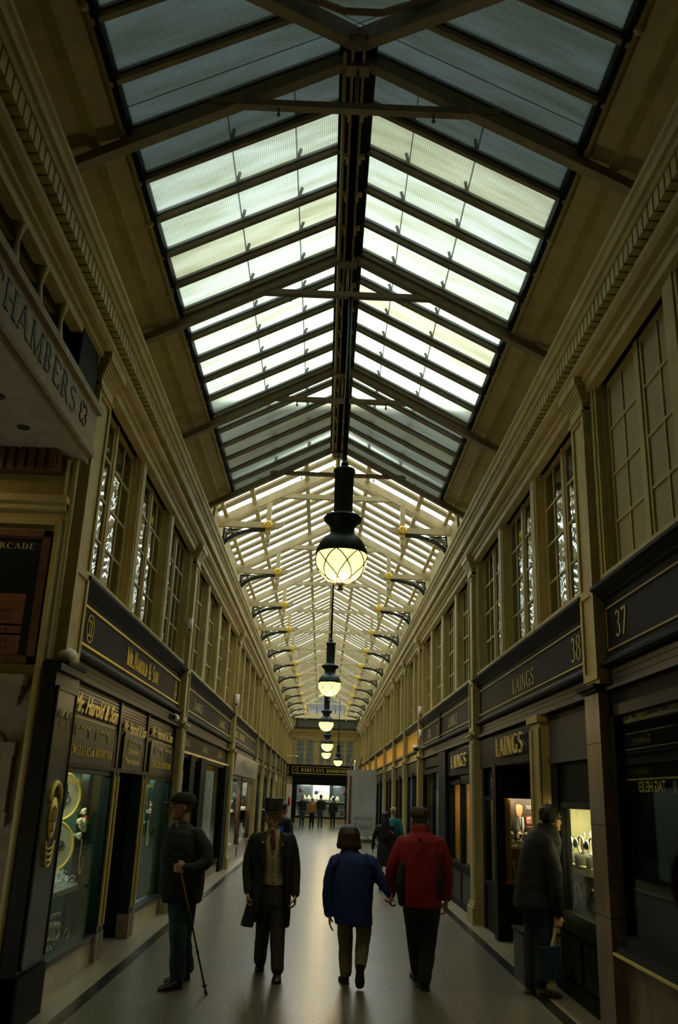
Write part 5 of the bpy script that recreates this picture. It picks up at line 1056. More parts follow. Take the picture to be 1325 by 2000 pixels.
def head(mb, c, H, yaw, tilt=0., ears=True):
    """c chin level centre (under the skull), H chin to crown; yaw 0 looks at the camera side (-y)"""
    k = H/.235; Mx = Matrix.Translation(c) @ Matrix.Rotation(yaw, 4, 'Z') @ Matrix.Rotation(tilt, 4, 'X')
    rg_ = []
    for z, a, b_, dy in HP: rg_.append([Mx @ Vector((a*k*cos(t_), -dy*k+b_*k*sin(t_), z*H)) for t_ in [2*pi*j/22 for j in range(22)]])
    mb.rings(rg_)
    f = lambda x, y, z: Mx @ Vector((x*k, y*k, z*H))
    cap(mb, [f(0, -.094, .50), f(0, -.112, .38), f(0, -.118, .335)], [.009*k, .012*k, .014*k], 8)
    cap(mb, [f(-.014, -.104, .325), f(.014, -.104, .325)], [.009*k, .009*k], 8)
    cap(mb, [f(-.045, -.082, .56), f(-.012, -.097, .545)], [.010*k, .010*k], 8); cap(mb, [f(.045, -.082, .56), f(.012, -.097, .545)], [.010*k, .010*k], 8)
    cap(mb, [f(-.022, -.090, .215), f(0, -.099, .222), f(.022, -.090, .215)], [.006*k, .0085*k, .006*k], 8); cap(mb, [f(-.018, -.088, .18), f(.018, -.088, .18)], [.008*k, .008*k], 8)
    cap(mb, [f(-.016, -.083, .06), f(.016, -.083, .06)], [.014*k, .014*k], 8)
    for s in (-1, 1):
        cap(mb, [f(s*.05, -.065, .36), f(s*.04, -.075, .30)], [.016*k, .014*k], 8)
        if ears: cap(mb, [f(s*.073, .006, .54), f(s*.082, .012, .48), f(s*.078, .008, .40), f(s*.070, .0, .34)], [.011*k, .014*k, .012*k, .008*k], 8)
    return Mx, k
def hair_cap(mb, Mx, k, H, zmin=.42, grow=.012, front=.66):
    rg_ = []
    for z, a, b_, dy in [h for h in HP if h[0] >= zmin-.02]:
        ring = []
        for j in range(26):
            t_ = 2*pi*j/26; g = grow; yy = sin(t_)
            if yy < -.15 and z < front: g = -.012
            elif yy < -.5 and z < front+.1: g = .002
            ring.append(Mx @ Vector(((a+g)*k*cos(t_), -dy*k+(b_+g)*k*sin(t_), (z+(.035 if z > .9 else 0))*H)))
        rg_.append(ring)
    mb.rings(rg_); return mb
def eyes(Mx, k, H, parent):
    for s in (-1, 1): plain('eye', M(True).ball(Mx @ Vector((s*.030*k, -.082*k, .475*H)), .0125*k, 10), mat('eye_white', (.35, .3, .25), .2), parent); plain('iris', M(True).ball(Mx @ Vector((s*.030*k, -.0895*k, .475*H)), .006*k, 8), INK, parent)
def hand(mb, w, d, n, t, curl=.5, s=1., spread=.012):
    """wrist w, finger direction d, palm faces n, thumb side t"""
    w, d, n, t = Vector(w), Vector(d).normalized(), Vector(n), Vector(t); n = (n-d*n.dot(d)).normalized(); t = (t-d*t.dot(d)-n*t.dot(n)).normalized()
    for q in (-.026, -.009, .009, .026): cap(mb, [w+t*q*s*.7, w+d*.05*s+t*q*s, w+d*.088*s+t*q*s*1.05], [.016*s, .0155*s, .0135*s], 10)
    for i, (q, L_) in enumerate(((.029, .072), (.0098, .080), (-.0098, .074), (-.028, .058))):
        p = w+d*.09*s+t*q*s; dr = (d+t*(q*3)).normalized(); pts = [p]; an = 0
        for j, f in enumerate((.44, .32, .24)):
            an += curl*(.75, 1.0, .7)[j]; v_ = dr*cos(an)+n*sin(an); p = p+v_*L_*f*s*1.05; pts.append(p)
        cap(mb, pts, [.0098*s, .0092*s, .0085*s, .0074*s], 8)
    p = w+d*.022*s+t*.024*s; v0 = (t*.8+d*.6+n*.25).normalized(); p1 = p+v0*.035*s; v1 = (d*.85+t*.25+n*(.3+curl*.4)).normalized(); p2 = p1+v1*.032*s; p3 = p2+(v1+n*curl*.5).normalized()*.024*s
    cap(mb, [p, p1, p2, p3], [.015*s, .0125*s, .0105*s, .009*s], 8)
    return mb
def shoe(parent, ankle, toe, m=SHOE, lab=None, w=.048, sole=True, lift=0., up=(0, 0, 1)):
    ankle, toe = Vector(ankle), Vector(toe); d = (toe-ankle); L_ = d.length; d.normalize(); U = Vector(up); U = (U-d*U.dot(d)).normalized(); S_ = d.cross(U)
    b = M(True); rg_ = []
    for f, ww, h0, h1 in ((-.05, .5, .0, .045), (0, .82, 0, .085), (.18, .88, 0, .10), (.35, .82, .0, .085), (.55, .95, 0, .066), (.75, 1.02, 0, .055), (.9, .85, .0, .045), (.99, .45, .004, .03)):
        c = ankle+d*(f*L_); rg_.append([c+S_*(w*ww*cos(a))+U*(h0+(h1-h0)*(.5+.5*sin(a))) for a in [2*pi*k/14 for k in range(14)]])
    b.rings(rg_); q = plain('shoe', b, m, parent, lab)
    if sole:
        b = M(); pr_ = [ankle+d*(f*L_)+S_*(w*1.05*ww) for f, ww in ((-.07, .4), (0, .85), (.35, .8), (.7, 1.0), (.92, .8), (1.0, .35))]; pr2 = [ankle+d*(f*L_)-S_*(w*1.05*ww) for f, ww in ((1.0, .35), (.92, .8), (.7, 1.0), (.35, .8), (0, .85), (-.07, .4))]
        al = pr_+pr2; n_ = len(al); b.poly([p-U*.006 for p in al]+[p+U*.016 for p in al], [tuple(range(n_)), tuple(range(2*n_-1, n_-1, -1))]+[(i, (i+1) % n_, (i+1) % n_+n_, i+n_) for i in range(n_)])
        so = b.build('sole', mat('shoe_sole', (.05, .045, .035), .7), q)
    return q
def Fl(u, v):   # the floor point seen at (u, v)
    d = CR*((u-662.5)/FPX)-CU*((v-1000)/FPX)+_f; s = -CH/d.z; return Vector((d.x*s, d.y*s, 0))
def L3(Y, pts): return [P(u, v, Y+dy) for u, v, dy in pts]
def person(lab, x, y): return thing('person', lab, 'person', (x, y, 0))
def body_of(root, Y, rows, arms, legs, hd, hands, shr=.018, neck=None):
    b = M(True); torso(b, rows, Y, shrink=shr)
    for pts, rad in arms: cap(b, pts, [r*.72 for r in rad], 10)
    for pts, rad in legs: cap(b, pts, [r*.72 for r in rad], 10)
    Mx, k = head(b, *hd); H = hd[1]
    c = Vector(hd[0]); r0 = rows[0]; n0 = (P(r0[0], r0[2], Y)+P(r0[1], r0[2], Y))/2; cap(b, [Mx @ Vector((0, .018, .25*H)), Mx @ Vector((0, .03, -.05*H)), Vector((n0.x, n0.y+.01, n0.z-.05))], [.052, .052, .062], 14)
    for h in hands: hand(b, *h)
    blob('body', b, SKIN, root, .0068, 2); return Mx, k
# 1 ---- man in the baseball cap with the walking stick
Y = 9.1; p1 = person('person in dark jacket and black baseball cap, facing left and leaning on a walking stick', -1.3, Y)
rows = [(343, 367, 1606, .07, 0), (334, 378, 1614, .12, 0), (326, 391, 1626, .17, 0), (320, 398, 1646, .20, 0), (316, 402, 1675, .205, 0), (313, 400, 1710, .205, 0), (312, 397, 1740, .20, 0), (317, 393, 1759, .19, 0)]
arm = (L3(Y, [(383, 1630, -.08), (403, 1656, -.14), (406, 1684, -.18), (384, 1695, -.24), (366, 1695, -.27)]), [.075, .068, .064, .055, .046])
arm2 = (L3(Y, [(333, 1630, .10), (325, 1665, .12), (322, 1700, .05)]), [.07, .062, .05])
fa, fb = Fl(345, 1931), Fl(366, 1914)
legs = [([P(347, 1752, Y-.05), P(349, 1835, Y-.08), P(346, 1890, fa.y-.0), Vector((fa.x, fa.y, .10))], [.098, .080, .074, .072]), ([P(366, 1752, Y+.06), P(358, 1835, Y+.12), Vector((fb.x-.01, fb.y, .12))], [.095, .075, .068])]
st0, st1 = P(350, 1682, Y-.25), Fl(403, 1943); ax = (st1-st0).normalized()
w1 = P(364, 1695, Y-.27)
hd1 = (P(354, 1603, Y), .262, R(-72))
Mx, k = body_of(p1, Y, rows, [arm, arm2], legs, hd1, [(w1, (-1, .05, -.05), (0, 1, -.1), (0, 0, 1), 1.05, 1.05)])
b = M(True); torso(b, rows, Y); cap(b, *arm); cap(b, *arm2)
torso(b, [(341, 368, 1602, .075, 0), (336, 374, 1612, .095, 0)], Y); jk = blob('jacket', b, cm('navy_black_jacket', (.016, .019, .017)), p1, .010, 4, disp=.02)
b = M(); b.beam(P(384, 1690, Y-.30), P(393, 1746, Y-.22), .004, .004); b = M(True)
torso(b, [(315, 396, 1752, .19, -.003), (318, 392, 1762, .19, -.003)], Y); b2 = blob('jacket_hem', b, cm('jacket_rib', (.01, .011, .01)), p1, .012, 2); b2.parent = jk; b2.matrix_parent_inverse = Matrix()
b = M(True); [cap(b, *l, 16) for l in legs]; torso(b, [(333, 384, 1745, .12, 0), (333, 381, 1768, .12, 0)], Y); blob('jeans', b, DENIM, p1, .010, 4, disp=.022)
d = Vector((-1, -.25, 0)).normalized(); shoe(p1, fa+Vector((.03, 0, 0)), Fl(309, 1937), w=.05); shoe(p1, fb, Fl(322, 1921), w=.05)
b = M(True); hair_cap(b, Mx, k, .262, .30, .006, .7); plain('hair', b, mat('grey_hair', (.16, .14, .11), .8, noise=.4, nscale=50), p1)
b = M(True); hair_cap(b, Mx, k, .262, .60, .018, .1); cpo = plain('baseball_cap', b, cm('black_cap_cloth', (.012, .011, .011)), p1)
f = lambda x, y, z: Mx @ Vector((x*k, y*k, z*.262))
b = M(True); n_ = 10; b.rings([[f(.078*cos(pi*j/n_), -.06-.045*sin(pi*j/n_)-e_*.085*sin(pi*j/n_)**.6, .655-.06*e_+dz) for j in range(n_+1)]+[f(.078*cos(pi*(n_-j)/n_), -.055-.04*sin(pi*(n_-j)/n_)-e_*.085*sin(pi*(n_-j)/n_)**.6, .655-.06*e_+dz+.02) for j in range(n_+1)] for e_, dz in ((0, 0), (.5, .004), (1, 0))]); v_ = plain('visor', b, BLKC, p1); v_.parent = cpo; v_.matrix_parent_inverse = Matrix()
v_ = plain('cap_button', M(True).ball(f(0, .015, 1.08), .009, 8), BLKC, p1); v_.parent = cpo; v_.matrix_parent_inverse = Matrix()
b = M(True); cap(b, [P(345, 1606, Y-.09), P(347, 1616, Y-.13)], [.022, .014]); plain('shirt_collar', b, mat('checked_shirt', (.12, .13, .09), .8, noise=.7, nscale=60), p1)
eyes(Mx, k, .262, p1)
ws = thing('walking_stick', 'walking stick with amber upper half and black lower shaft held by the capped man', 'walking stick', tuple(st1)); 
def wpart(mb, n, m): return plain(n, mb, m, ws)
top = st0-ax*.05; q1 = st0+ax*.42*((st1-st0).length/1.0)*.9
wpart(M(True).tube([st0, q1], .0105, 10), 'upper_shaft', mat('amber_wood', (.50, .24, .03), .35, noise=.4, nscale=40)); wpart(M(True).tube([q1, st1-ax*.02], .0085, 10), 'lower_shaft', BLACKG)
wpart(M(True).tube([top+Vector((.035, 0, -.002)), top, top+Vector((-.05, 0, .006))], [.013, .017, .012], 10), 'grip', BLKC)
wpart(M(True).tube([st0.lerp(st1, .68), st0.lerp(st1, .69)], .014, 10), 'lock_ring', BLACKG); wpart(M(True).tube([st0.lerp(st1, .93), st0.lerp(st1, .94)], .022, 10), 'basket', BLACKG); wpart(M(True).tube([st1-ax*.05, st1], [.010, .014], 10), 'ferrule', BLKC)
# 2 ---- the top hat doorman
Y = 9.9; p2 = person('person in top hat, long dark tailcoat, grey waistcoat and red tie, walking towards the camera', -.5, Y)
rows = [(523, 545, 1624, .07, 0), (508, 560, 1633, .10, 0), (500, 566, 1645, .12, 0), (502, 564, 1680, .125, 0), (506, 561, 1712, .115, 0), (507, 560, 1740, .12, 0), (505, 561, 1765, .13, 0)]
aL = (L3(Y, [(500, 1640, 0), (488, 1670, .01), (484, 1700, -.01), (485, 1740, -.10)]), [.072, .066, .060, .048]); aR = (L3(Y, [(566, 1640, 0), (574, 1670, .02), (577, 1700, .01), (577, 1744, -.08)]), [.072, .066, .060, .048])
ta, tb = Fl(506, 1899), Fl(539, 1923)
legs = [([P(519, 1755, Y), P(512, 1832, Y+.10), P(507, 1880, Y+.32), Vector((ta.x, ta.y+.22, .12))], [.095, .074, .066, .062]), ([P(543, 1755, Y), P(542, 1835, Y-.06), Vector((tb.x+.0, tb.y+.20, .11))], [.097, .076, .068])]
hd2 = (P(533, 1622, Y-.03), .245, R(-3))
Mx, k = body_of(p2, Y, rows, [aL, aR], legs, hd2, [(P(485, 1744, Y-.11), (0, -.12, -1), (1, 0, 0), (0, -1, 0), 1.0, 1.0), (P(577, 1748, Y-.09), (0, -.1, -1), (-1, 0, 0), (0, -1, 0), .9, 1.0)])
eyes(Mx, k, .245, p2)
rw = [(515, 552, 1640, .10, -.03), (508, 560, 1655, .125, -.02), (510, 559, 1680, .13, -.015), (512, 558, 1705, .12, -.01), (511, 559, 1728, .125, -.01)]
b = M(True); torso(b, rw, Y); wc = blob('waistcoat', b, cm('grey_tweed_waistcoat', (.52, .48, .32), .9, .5, 90), p2, .010, 3)
for v in (1668, 1680, 1691, 1702, 1713, 1724): plain('button', M(True).ball(P(533.5, v, Y-.150), .008, 8), INK, p2)
b = M(True); torso(b, [(522, 546, 1618, .075, -.01), (519, 550, 1630, .09, -.02), (517, 551, 1645, .10, -.03)], Y); blob('shirt', b, mat('white_shirt_cloth', (.42, .39, .29), .8), p2, .010, 2)
b = M(True); b.rings([[P(u, v, Y-yy)+Vector((0, q, 0)) for u, q in ((u0, 0), (u1, -.008), (u2, 0))] for v, yy, u0, u1, u2 in ((1624, .105, 530, 535, 539), (1629, .118, 531, 535, 538), (1640, .142, 528, 534, 539), (1652, .152, 530, 534, 539), (1661, .158, 533, 534, 535))]); plain('tie', b, mat('dark_red_tie', (.18, .02, .025), .6, noise=.5, nscale=40), p2)
plain('trousers_front', M(), BLKC, p2) if False else None
b = M(True); [cap(b, *l, 16) for l in legs]; torso(b, [(509, 558, 1722, .12, 0), (506, 560, 1745, .13, 0), (504, 561, 1768, .125, 0)], Y); blob('trousers', b, cm('charcoal_trousers', (.05, .052, .042)), p2, .010, 4, disp=.014)
def open_coat(root, Y, rr, m, n=34):
    o_, i_ = [], []
    full = []
    for i in range(len(rr)-1):
        for j in range(3): full.append([rr[i][q]*(1-j/3)+rr[i+1][q]*(j/3) for q in range(7)])
    full.append(rr[-1]); rg_ = []
    for uL, uR, v, bb, dy, oL, oR in full:   # outline, half depth, offset, opening left and right edges in the picture
        A_, B_ = P(uL, v, Y+dy), P(uR, v, Y+dy); c = (A_+B_)/2; a = (B_-A_).length/2; px = (B_-A_).length/(uR-uL)
        gl_, gr_ = math.asin(max(-1, min(1, ((uL+uR)/2-oL)*px/a))), math.asin(max(-1, min(1, (oR-(uL+uR)/2)*px/a)))
        t0, t1 = -pi/2+gr_, 3*pi/2-gl_
        rg_.append([c+Vector((a*abs(cos(t))**.85*(1 if cos(t) > 0 else -1), bb*abs(sin(t))**.85*(1 if sin(t) > 0 else -1), 0)) for t in [t0+(t1-t0)*j/n for j in range(n+1)]])
    mb = M(True); mb.rings(rg_, cap=False, close=False); me = mb.mesh('tmp', m); o = bpy.data.objects.new('tmp', me); COL.objects.link(o)
    s = o.modifiers.new('s', 'SOLIDIFY'); s.thickness = .014; s.offset = 1; s = o.modifiers.new('m', 'SMOOTH'); s.iterations = 2
    me2 = bpy.data.meshes.new_from_object(o.evaluated_get(bpy.context.evaluated_depsgraph_get())); bpy.data.objects.remove(o); me2.polygons.foreach_set('use_smooth', [True]*len(me2.polygons))
    q = bpy.data.objects.new('tailcoat', me2); COL.objects.link(q); q.parent = root; q.matrix_parent_inverse = Matrix.Translation(-Vector(root.location)); return q
COATM = cm('black_tailcoat_wool', (.014, .018, .016))
rr = [(512, 556, 1627, .10, 0, 521, 547), (497, 569, 1634, .135, 0, 519, 549), (493, 572, 1648, .155, 0, 519, 552), (493, 572, 1675, .17, 0, 521, 553), (496, 569, 1700, .165, 0, 522, 553), (494, 567, 1730, .17, 0, 519, 555), (486, 566, 1760, .19, 0, 512, 557), (478, 565, 1788, .21, .02, 505, 557), (472, 563, 1808, .22, .03, 500, 556)]
ct = open_coat(p2, Y, rr, COATM)
b = M(True); cap(b, *aL); blob('sleeve', b, COATM, p2, .010, 4, disp=.014); b = M(True); cap(b, *aR); blob('sleeve', b, COATM, p2, .010, 4, disp=.014)
b = M()
for s in (-1, 1):
    q = [(534+s*13, 1624, .125), (534+s*27, 1642, .165), (534+s*30, 1660, .172), (534+s*19, 1690, .178), (534+s*15, 1690, .176), (534+s*14, 1650, .170)]
    b.poly([P(u, v, Y-dy) for u, v, dy in q]+[P(u, v, Y-dy-.008) for u, v, dy in q], [tuple(range(6)), tuple(range(11, 5, -1))]+[(i, (i+1) % 6, (i+1) % 6+6, i+6) for i in range(6)])
plain('lapel', b, mat('satin_lapel', (.014, .016, .014), .4), p2)
plain('badge', M(True).ball(P(514, 1645, Y-.19), .009, 8), GOLD, p2, 'gilt lapel badge'); plain('badge', M(True).ball(P(552, 1650, Y-.19), .008, 8, (1, .6, 1.8)), GOLDP, p2, 'pale lapel pin')
for s, t_ in ((0, ta), (1, tb)): shoe(p2, t_+Vector((0, .26, .03 if s == 0 else 0)), t_, w=.048)
b = M(True); hair_cap(b, Mx, k, .245, .40, .008, .72); plain('hair', b, mat('white_hair', (.22, .20, .16), .8), p2)
hc = Mx @ Vector((0, .0, .70*.245)); b = M(True)
b.lathe([(.001, .16), (.10, .158), (.105, .152), (.096, .09), (.094, .02), (.096, .008), (.142, .016), (.146, .011), (.142, .005), (.09, -.004), (.001, -.004)], hc, 32)
b.v = [(x if abs(x-hc.x) < .1 else hc.x+(x-hc.x)*.95, hc.y+(y-hc.y)*1.12, z+(.02*((x-hc.x)/.12)**2 if z < hc.z+.03 and (x-hc.x)**2+(y-hc.y)**2 > .0113 else 0)) for x, y, z in b.v]; h_ = plain('top_hat', b, mat('silk_top_hat', (.02, .018, .016), .45), p2)
v_ = plain('hat_band', M(True).lathe([(.0965, .012), (.0985, .014), (.0985, .04), (.0965, .042)], hc, 32), BLKC, p2); v_.parent = h_; v_.matrix_parent_inverse = Matrix()
# 3 ---- woman in the blue jacket
Y = 9.75; p3 = person('person with brown bob in long blue jacket and olive trousers, seen from behind, holding hands', .38, Y)
rows = [(675, 693, 1662, .065, 0), (662, 712, 1668, .12, 0), (652, 727, 1680, .155, 0), (649, 731, 1702, .17, 0), (650, 730, 1740, .18, 0), (652, 728, 1780, .18, 0), (654, 729, 1806, .18, 0)]
aL = (L3(Y, [(657, 1683, 0), (645, 1712, .0), (641, 1750, .03), (643, 1782, .02)]), [.075, .070, .062, .050]); aR = (L3(Y, [(724, 1684, 0), (740, 1712, 0), (752, 1731, -.02), (763, 1745, -.04)]), [.075, .066, .060, .050])
ha, tb = Fl(675, 1923), Fl(703, 1934)
legs = [([P(674, 1795, Y), P(675, 1850, Y+.02), Vector((ha.x, ha.y+.05, .11))], [.088, .072, .064]), ([P(711, 1795, Y-.02), P(709, 1845, Y-.04), P(704, 1888, Y-.15)], [.090, .074, .058])]
hd3 = (P(683, 1660, Y+.02), .225, R(178))
hp3 = P(762, 1747, Y-.05)
Mx, k = body_of(p3, Y, rows, [aL, aR], legs, hd3, [(P(644, 1786, Y+.01), (.08, .05, -1), (1, 0, 0), (0, 1, 0), .28, .95), (hp3, (.05, .05, -1), (1, 0, 0), (0, 1, 0), .95, .95)])
b = M(True); torso(b, rows, Y); cap(b, *aL); cap(b, *aR); torso(b, [(669, 697, 1652, .075, 0), (664, 704, 1668, .10, 0)], Y); jk = blob('jacket', b, cm('royal_blue_jacket', (.008, .035, .20)), p3, .010, 4, disp=.022)
for q in (0, 1):
    pts = [(733, 1700, -.07), (741, 1716, -.062)] if q else [(648, 1700, -.062), (645, 1716, -.055)]
b = M(True); cap(b, [P(661, 1673, Y-.085), P(653, 1690, Y-.10)], [.035, .03]); cap(b, [P(716, 1673, Y-.085), P(728, 1690, Y-.095)], [.035, .03]); v_ = blob('shoulder_yoke', b, cm('violet_blue_yoke', (.03, .05, .36)), p3, .010, 3); v_.parent = jk; v_.matrix_parent_inverse = Matrix()
b = M(True); [cap(b, *l, 16) for l in legs]; torso(b, [(658, 726, 1785, .15, 0), (659, 725, 1806, .14, 0)], Y); blob('trousers', b, cm('olive_grey_trousers', (.19, .175, .11)), p3, .010, 4, disp=.02)
b = M(True); torso(b, [(676, 690, 1611, .04, .02), (666, 699, 1616, .09, .02), (661, 704, 1628, .12, .02), (659, 705, 1643, .11, .01), (657, 707, 1652, .105, .0), (659, 706, 1658, .09, .0)], Y); blob('hair', b, cm('brown_bob_hair', (.045, .024, .012), .55, .5, 40, stretch=(1, 1, .12)), p3, .009, 3)
shoe(p3, ha, ha+Vector((-.03, .25, 0)), w=.046); shoe(p3, P(704, 1886, tb.y-.02), tb+Vector((0, .02, .01)), w=.046, up=(0, 1, 0))
# 4 ---- man in the red jacket
Y = 9.6; p4 = person('person in red jacket, flat tweed cap and dark trousers, seen from behind, holding hands', 1.1, Y)
rows = [(808, 836, 1622, .075, 0), (796, 850, 1631, .12, 0), (783, 861, 1642, .155, 0), (778, 866, 1665, .175, 0), (777, 866, 1700, .18, 0), (777, 865, 1735, .185, 0), (780, 861, 1771, .18, 0)]
aL = (L3(Y, [(788, 1648, 0), (772, 1678, 0), (763, 1708, .02), (767, 1736, .06)]), [.080, .072, .060, .048]); aR = (L3(Y, [(856, 1648, 0), (870, 1678, 0), (875, 1715, .02), (873, 1752, .0)]), [.082, .074, .066, .052])
hb = Fl(832, 1936); ha = Fl(816, 1916)
legs = [([P(808, 1765, Y), P(812, 1845, Y+.05), Vector((ha.x, ha.y+.02, .10))], [.105, .086, .068]), ([P(842, 1765, Y), P(836, 1845, Y), Vector((hb.x-.01, hb.y+.04, .10))], [.107, .088, .070])]
hd4 = (P(820, 1624, Y+.03), .24, R(182))
Mx, k = body_of(p4, Y, rows, [aL, aR], legs, hd4, [(P(767, 1739, Y+.07), (-.12, .02, -1), (-1, 0, 0), (0, 1, 0), 1.0, 1.0), (P(872, 1757, Y-.01), (0, .05, -1), (-1, 0, 0), (0, 1, 0), .7, 1.05)])
b = M(True); torso(b, rows, Y); cap(b, *aL); cap(b, *aR); torso(b, [(804, 841, 1612, .082, 0), (802, 844, 1626, .095, 0)], Y); jk = blob('jacket', b, cm('crimson_jacket', (.26, .006, .014)), p4, .010, 4, disp=.022)
for sp in ([P(786, 1690, Y-.115), P(782, 1725, Y-.125), P(784, 1764, Y-.11)], [P(857, 1690, Y-.115), P(859, 1725, Y-.125), P(857, 1752, Y-.11)]):
    b = M(True); cap(b, sp, [.034, .05, .03]); v_ = blob('side_panel', b, BLKC, p4, .010, 3, 'black side panel'); v_.parent = jk; v_.matrix_parent_inverse = Matrix()
v_ = plain('back_logo', M().prism([(-.018, .02), (.018, .02), (.018, -.005), (0, -.02), (-.018, -.005)], -.006, 0), BLKC, p4); v_.location = P(820, 1642, Y-.19); v_.parent = jk; v_.matrix_parent_inverse = Matrix()
b = M(True); [cap(b, *l, 16) for l in legs]; torso(b, [(786, 858, 1760, .16, 0), (787, 858, 1780, .15, 0), (790, 854, 1800, .13, 0)], Y); blob('trousers', b, cm('dark_green_black_trousers', (.018, .026, .022)), p4, .010, 4, disp=.018)
b = M(True); hair_cap(b, Mx, k, .24, .30, .007, .72); plain('hair', b, mat('grey_brown_hair', (.10, .08, .055), .85, noise=.5, nscale=60), p4)
b = M(True); hc = Mx @ Vector((0, 0, .72*.24)); b.rings([[hc+Vector((a*cos(t_), b_*sin(t_)+dy, z)) for t_ in [2*pi*j/28 for j in range(28)]] for a, b_, dy, z in ((.085, .105, .0, -.045), (.096, .118, .0, -.02), (.105, .135, .02, .015), (.098, .13, .03, .045), (.06, .09, .03, .068), (.01, .01, .03, .072))]); plain('flat_cap', b, cm('brown_tweed', (.05, .034, .018), .9, .5, 80), p4)
shoe(p4, hb, hb+Vector((-.02, .27, 0)), w=.05); shoe(p4, ha, ha+Vector((-.02, .27, 0)), w=.05)
# 5 ---- man at the window on the right
Y = 9.5; p5 = person('person in long dark coat and jeans peering into the lit watch window on the right', 2.2, Y)
rows = [(1054, 1082, 1616, .075, 0), (1040, 1090, 1624, .14, 0), (1026, 1096, 1640, .19, 0), (1017, 1093, 1668, .19, 0), (1011, 1090, 1710, .18, 0), (1006, 1090, 1745, .18, 0), (1004, 1091, 1772, .18, 0)]
aR = (L3(Y, [(1066, 1645, -.14), (1084, 1690, -.22), (1089, 1735, -.22), (1090, 1784, -.14)]), [.080, .070, .062, .046])
fa, fb = Fl(1033, 1942), Fl(1052, 1946)
legs = [([P(1040, 1765, Y+.04), P(1041, 1850, Y+.08), Vector((fa.x+.02, fa.y, .10))], [.095, .076, .056]), ([P(1066, 1765, Y-.05), P(1062, 1850, Y-.02), Vector((fb.x+.03, fb.y, .10))], [.097, .078, .058])]
hd5 = (P(1079, 1624, Y), .25, R(122), R(-4))
Mx, k = body_of(p5, Y, rows, [aR], legs, hd5, [(P(1090, 1788, Y-.14), (0, 0, -1), (0, 1, 0), (1, 0, 0), 1.1, 1.05)])
b = M(True); torso(b, rows, Y); cap(b, *aR); torso(b, [(1052, 1088, 1608, .085, 0), (1046, 1090, 1626, .11, 0)], Y); blob('coat', b, cm('dark_wool_coat', (.008, .009, .007), .85, .4), p5, .010, 4, disp=.024)
b = M(True); [cap(b, *l, 16) for l in legs]; torso(b, [(1022, 1086, 1755, .15, 0), (1022, 1084, 1785, .15, 0)], Y); blob('jeans', b, cm('dark_jeans', (.015, .03, .04)), p5, .010, 4, disp=.02)
b = M(True); hair_cap(b, Mx, k, .25, .34, .014, .74); random.seed(2)
for j in range(160):
    t_ = random.uniform(-.35, pi+.35); z = random.uniform(.5, 1.02); a = max(.02, .086*(1-max(0, z-.7)**2*9)); b.ball(Mx @ Vector((a*k*cos(t_), (.102*sin(t_)*min(1, a/.07)+.008)*k, z*.255)), random.uniform(.015, .024), 6)
blob('curly_hair', b, HAIRD, p5, .007, 1)
BEI = mat('beige_suede', (.16, .125, .07), .85, noise=.3, nscale=30); shoe(p5, fa, fa+Vector((.14, .22, 0)), BEI, w=.05); shoe(p5, fb, Fl(1098, 1949), BEI, w=.05)
sb = thing('shopping_bag', 'dark carrier bag with blue edge and pale strap hanging from the window shopper\'s hand', 'bag', tuple(P(1076, 1915, Y-.14)))
q = [P(u, v, Y-.14) for u, v in ((1054, 1850), (1092, 1846), (1096, 1912), (1052, 1915))]; b = M(); b.poly([p+Vector((0, -.05, 0)) for p in q]+[p+Vector((0, .05, 0)) for p in q], [(0, 1, 2, 3), (7, 6, 5, 4), (0, 3, 7, 4), (1, 5, 6, 2), (3, 2, 6, 7), (0, 4, 5, 1)]); plain('bag_body', b, mat('blue_black_bag', (.015, .03, .06), .4), sb)
plain('strap', M().beam(P(1088, 1802, Y-.14), P(1078, 1848, Y-.14), .03, .006, (0, 1, 0)), mat('pale_yellow_strap', (.5, .45, .25), .6), sb, 'pale strap'); plain('handle', M(True).tube([P(1091, 1848, Y-.14), P(1091, 1802, Y-.14), P(1070, 1850, Y-.14)], .004, 6), BLKC, sb)
